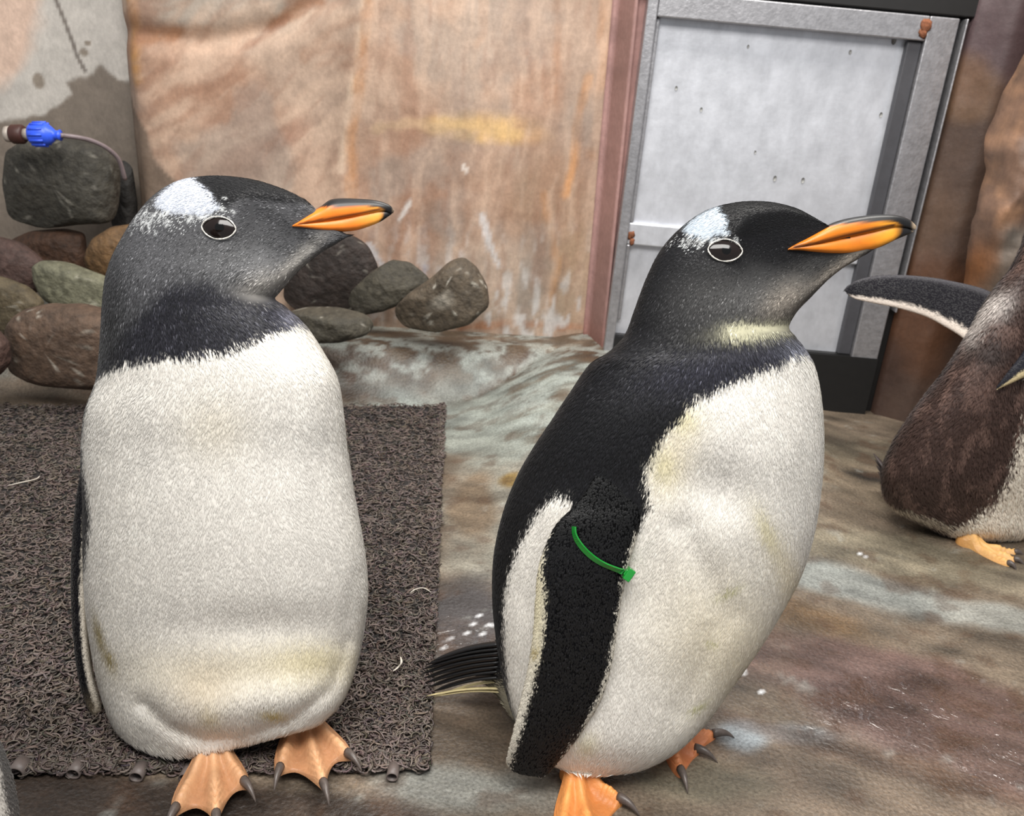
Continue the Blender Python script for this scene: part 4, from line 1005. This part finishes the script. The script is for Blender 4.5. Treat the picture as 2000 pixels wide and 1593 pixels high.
    md = lk.modifiers.new('bevel', 'BEVEL'); md.width = .0008; md.segments = 2
    # tail
    r = np.random.default_rng(4)
    blades = [((985, 1255), (842, 1292), 0), ((985, 1264), (832, 1298), 0), ((985, 1272), (827, 1306), 0), ((985, 1281), (825, 1315), 0), ((985, 1290), (828, 1324), 0), ((985, 1299), (832, 1333), 0), ((985, 1308), (838, 1341), 0), ((985, 1320), (848, 1349), 0),
              ((992, 1345), (832, 1374), 1), ((994, 1352), (846, 1370), 1), ((990, 1330), (862, 1356), 1)]
    for k, (a, b, w) in enumerate(blades):
        ya, yb = .945+.001*k, .965
        A, B = at(*a, ya), at(*b, yb); A[2] = max(A[2], .03); B[2] = max(B[2], .016)
        path = [A+(B-A)*s+np.array([0, 0, .006*math.sin(math.pi*s)]) for s in np.linspace(0, 1, 9)]
        V, Fc = tube(path, .0050*np.array([.8, 1, 1, 1, 1, .95, .9, .75, .15])*(1 if not w else .5), 8, flat=.5)
        mesh_obj('tail_feather', V, Fc, M['tailcream'] if w else M['tailblack'], root)
    def tcol(S, sa, ca, t, P, r):
        n = len(S); c = np.repeat(lin((20, 20, 24))[None], n, 0)
        return mixc(c, lin((196, 190, 166)), .85*sstep(1335, 1352, S[:, 1]+r.normal(0, 12, n)))
    TL = Loft([(1010, 1235, 1020, 1420, .94, .05, .05), (985, 1242, 1000, 1400, .96, .045, .05), (962, 1258, 985, 1372, .975, .035, .04), (942, 1272, 962, 1345, .985, .022, .03), (925, 1290, 940, 1325, .99, .008, .01), (918, 1300, 925, 1312, .99, .001, .001)], 40, 40, zmin=.02)
    TP, TS, tsa, tca, tt = TL.flat()
    tr = mesh_obj('rump', TP, TL.faces(), M['skin'], root, col=tcol(TS, tsa, tca, tt, TP, np.random.default_rng(1)))
    TL.T = -TL.T
    plumage(TL, 5000, .016, .0024, .002, tcol, tr, None, seed=30)
    orange = (222, 150, 84)
    foot(ground(1120, 1508, .005), [ground(1092, 1640, 0), ground(1160, 1660, 0), ground(1216, 1566, .006)], root, orange, lz=.055, seed=8)
    foot(ground(1300, 1442, .005), [ground(1330, 1520, 0), ground(1366, 1468, .006), ground(1400, 1436, .006)], root, (216, 140, 92), lz=.05, seed=9)
    return root
M['tailblack'] = mat('tail_black', lin((16, 16, 18)), rough=.4, noise=(200, .3))
M['tailcream'] = mat('tail_cream', lin((200, 186, 140)), rough=.5, noise=(200, .2))
PB = penguin_b()

# ---- the brown penguin by the wall
def penguin_c():
    root = thing('penguin', (*ground(1900, 1070)[:2], 0), 'fuzzy brown-backed penguin by the brown rock wall holding a flipper out behind', 'penguin')
    Yc = 1.555
    rg = [(1880, 1064, 1960, 1064, .0, .004, .004), (1826, 1036, 2020, 1042, .0, .06, .05), (1742, 990, 2062, 992, .02, .10, .09), (1722, 930, 2086, 932, .03, .13, .12), (1742, 870, 2100, 872, .04, .145, .13),
          (1776, 815, 2106, 812, .04, .145, .13), (1813, 765, 2106, 752, .04, .14, .13), (1851, 715, 2100, 692, .04, .13, .12), (1886, 660, 2090, 632, .04, .115, .11), (1916, 605, 2078, 592, .04, .10, .10),
          (1945, 562, 2068, 562, .04, .085, .085), (1974, 525, 2066, 532, .04, .075, .075), (1994, 485, 2078, 505, .04, .07, .07), (2012, 440, 2110, 480, .04, .065, .065), (2050, 405, 2150, 462, .04, .055, .055), (2100, 398, 2175, 448, .04, .04, .04), (2140, 412, 2188, 440, .04, .022, .022), (2165, 424, 2192, 436, .04, .004, .004)]
    rings = [(a, b, c, d, Yc+e, f, g_) for a, b, c, d, e, f, g_ in rg]
    L = Loft(rings, 110, 84, zmin=.012)
    bel = [(2030, 700), (2006, 800), (1988, 860), (1968, 930), (1945, 975), (1900, 1010), (1852, 1034), (1860, 1120), (2300, 1120), (2300, 640)]
    def col(S, sa, ca, t, P, r):
        n = len(S); c = np.repeat(lin((64, 48, 43))[None], n, 0)
        c = mixc(c, lin((104, 82, 74)), .7*sstep(.48, .6, fbm(P*[60, 60, 25], 4)))
        c = mixc(c, lin((44, 36, 34)), .8*sblob(S, 1950, 690, 60, 30))
        c = mixc(c, lin((206, 198, 192)), .9*np.clip(sblob(S, 1945, 592, 34, 22, -.6)+sblob(S, 1912, 630, 16, 34, .4), 0, 1))
        c = mixc(c, lin((208, 196, 178)), .9*sstep(12, 2, segdist(S, [(1724, 984), (1780, 1004), (1850, 1030)])))
        c = mixc(c, lin((236, 226, 210)), sstep(-6, 6, sd(S, bel)+r.normal(0, 5, n))*(sa > -.5))
        return c*(1+r.normal(0, .10, n))[:, None]
    P, S, sa, ca, t = L.flat()
    mesh_obj('body', P, L.faces(), M['skin'], root, col=np.clip(col(S, sa, ca, t, P, np.random.default_rng(0)), .002, .9))
    plumage(L, 42000, .015, .0032, .003, col, root, None, seed=41, jit=.25)
    def fc(S, sa, ca, t, P, r):
        n = len(S); c = np.repeat(lin((30, 29, 33))[None], n, 0)
        c = mixc(c, lin((92, 90, 94)), .5*sstep(-.7, -.95, ca))
        return mixc(c, lin((226, 214, 202)), sstep(.55, .75, ca+r.normal(0, .05, n))*sstep(.93, .8, t))
    flipper('flipper', [(1945, 575, 1890, 668, Yc+.05, .012, .012), (1915, 562, 1874, 655, Yc+.06, .012, .012), (1870, 551, 1846, 638, Yc+.07, .011, .011), (1820, 542, 1808, 618, Yc+.08, .01, .01), (1765, 537, 1756, 602, Yc+.09, .009, .009), (1715, 538, 1708, 592, Yc+.10, .008, .008), (1678, 546, 1676, 585, Yc+.105, .006, .006), (1656, 558, 1660, 578, Yc+.11, .004, .004), (1649, 566, 1653, 571, Yc+.11, .001, .001)], fc, root, feathers=5000, seed=6, label='dark flipper stretched out backwards with a white lower edge')
    def fc2(S, sa, ca, t, P, r):
        n = len(S); c = np.repeat(lin((40, 40, 46))[None], n, 0)
        return mixc(c, lin((206, 190, 150)), sstep(.2, .45, ca+r.normal(0, .06, n)))
    y2 = float(hit(L.bvh(), 1985, 720)[0][1])-.012
    flipper('flipper', [(2040, 610, 2060, 660, y2+.0, .008, .008), (2020, 650, 2046, 700, y2, .012, .012), (1996, 690, 2014, 728, y2-.004, .010, .010), (1972, 722, 1984, 744, y2-.006, .008, .008), (1955, 744, 1962, 754, y2-.006, .005, .005), (1946, 756, 1950, 759, y2-.006, .001, .001)], fc2, root, feathers=2500, seed=7)
    def bc(S, t): return mixc(np.repeat(lin((200, 116, 36))[None], len(S), 0), lin((20, 18, 18)), sstep(.75, .85, t))
    bill_part('bill', [(2160, 415, 2165, 446, Yc+.04, .022), (2210, 420, 2212, 444, Yc+.04, .014), (2250, 428, 2250, 442, Yc+.04, .008), (2275, 438, 2273, 441, Yc+.04, .001)], bc, root)
    for k in range(6):
        A, B = at(1770, 965+6*k, Yc+.09), at(1706+3*k, 885+12*k, Yc+.17); B[2] = max(B[2], .02); A[2] = max(A[2], .03)
        V, Fc = tube([A+(B-A)*s for s in np.linspace(0, 1, 7)], .011*np.array([.8, 1, 1, .9, .7, .5, .1]), 7, flat=.3)
        mesh_obj('tail_feather', V, Fc, M['tailbrown'], root)
    foot(ground(1884, 1062, .005), [ground(1974, 1106, .005), ground(1988, 1095, .008), ground(1988, 1078, .010)], root, (226, 178, 110), lz=.03, claw=.016, seed=3, web=.06, tw=.008)
    foot(ground(1990, 1046, .005), [ground(2060, 1100, 0), ground(2090, 1078, .005), ground(2090, 1050, .005)], root, (226, 178, 110), lz=.06, claw=.018, seed=4)
    return root
M['tailbrown'] = mat('tail_brown', lin((48, 38, 36)), rough=.6, noise=(200, .3))
PC = penguin_c()

# ---- a fourth bird close by, only its pale side reaches the corner of the view
def copy_tree(o, parent=None):
    c = o.copy(); COL.objects.link(c)
    if parent is not None: c.parent = parent; c.matrix_parent_inverse = o.matrix_parent_inverse.copy()
    for ch in list(o.children): copy_tree(ch, c)
    return c
PD = copy_tree(PA)
PD.location = PA.location+Vector((-0.238, -0.386, -0.008)); PD.rotation_euler = (0, 0, math.radians(0))
tag(PD, 'cream white bird side cut off at the floor in front of the mat', 'penguin')

# ------------------------------------------------------------------ shed feathers and grit
def shed(px, label, width=.0012, z=.018):
    pts = crom(px, 16); P = [ground(x, y, z+.004*math.sin(i*.4)) for i, (x, y) in enumerate(pts)]
    c = np.mean(P, 0)
    V, Fc = tube(np.array(P)-c, width*np.sin(np.linspace(.25, 3.0, 16))**.6, 6, flat=.4)
    o = mesh_obj('shed_feather', V, Fc, M['whitefeather']); o.location = Vector(c); tag(o, label, 'feather')
shed([(782, 1282), (784, 1292), (778, 1302), (768, 1310)], 'small curved white feather lying on the mat between the two penguins', .0018)
shed([(800, 1158), (812, 1150), (828, 1148), (842, 1156)], 'thin arched grey feather near the mat edge by the hump', .0012)
shed([(14, 948), (40, 942), (70, 935), (78, 928)], 'thin straight pale feather lying on the back of the mat', .0016)
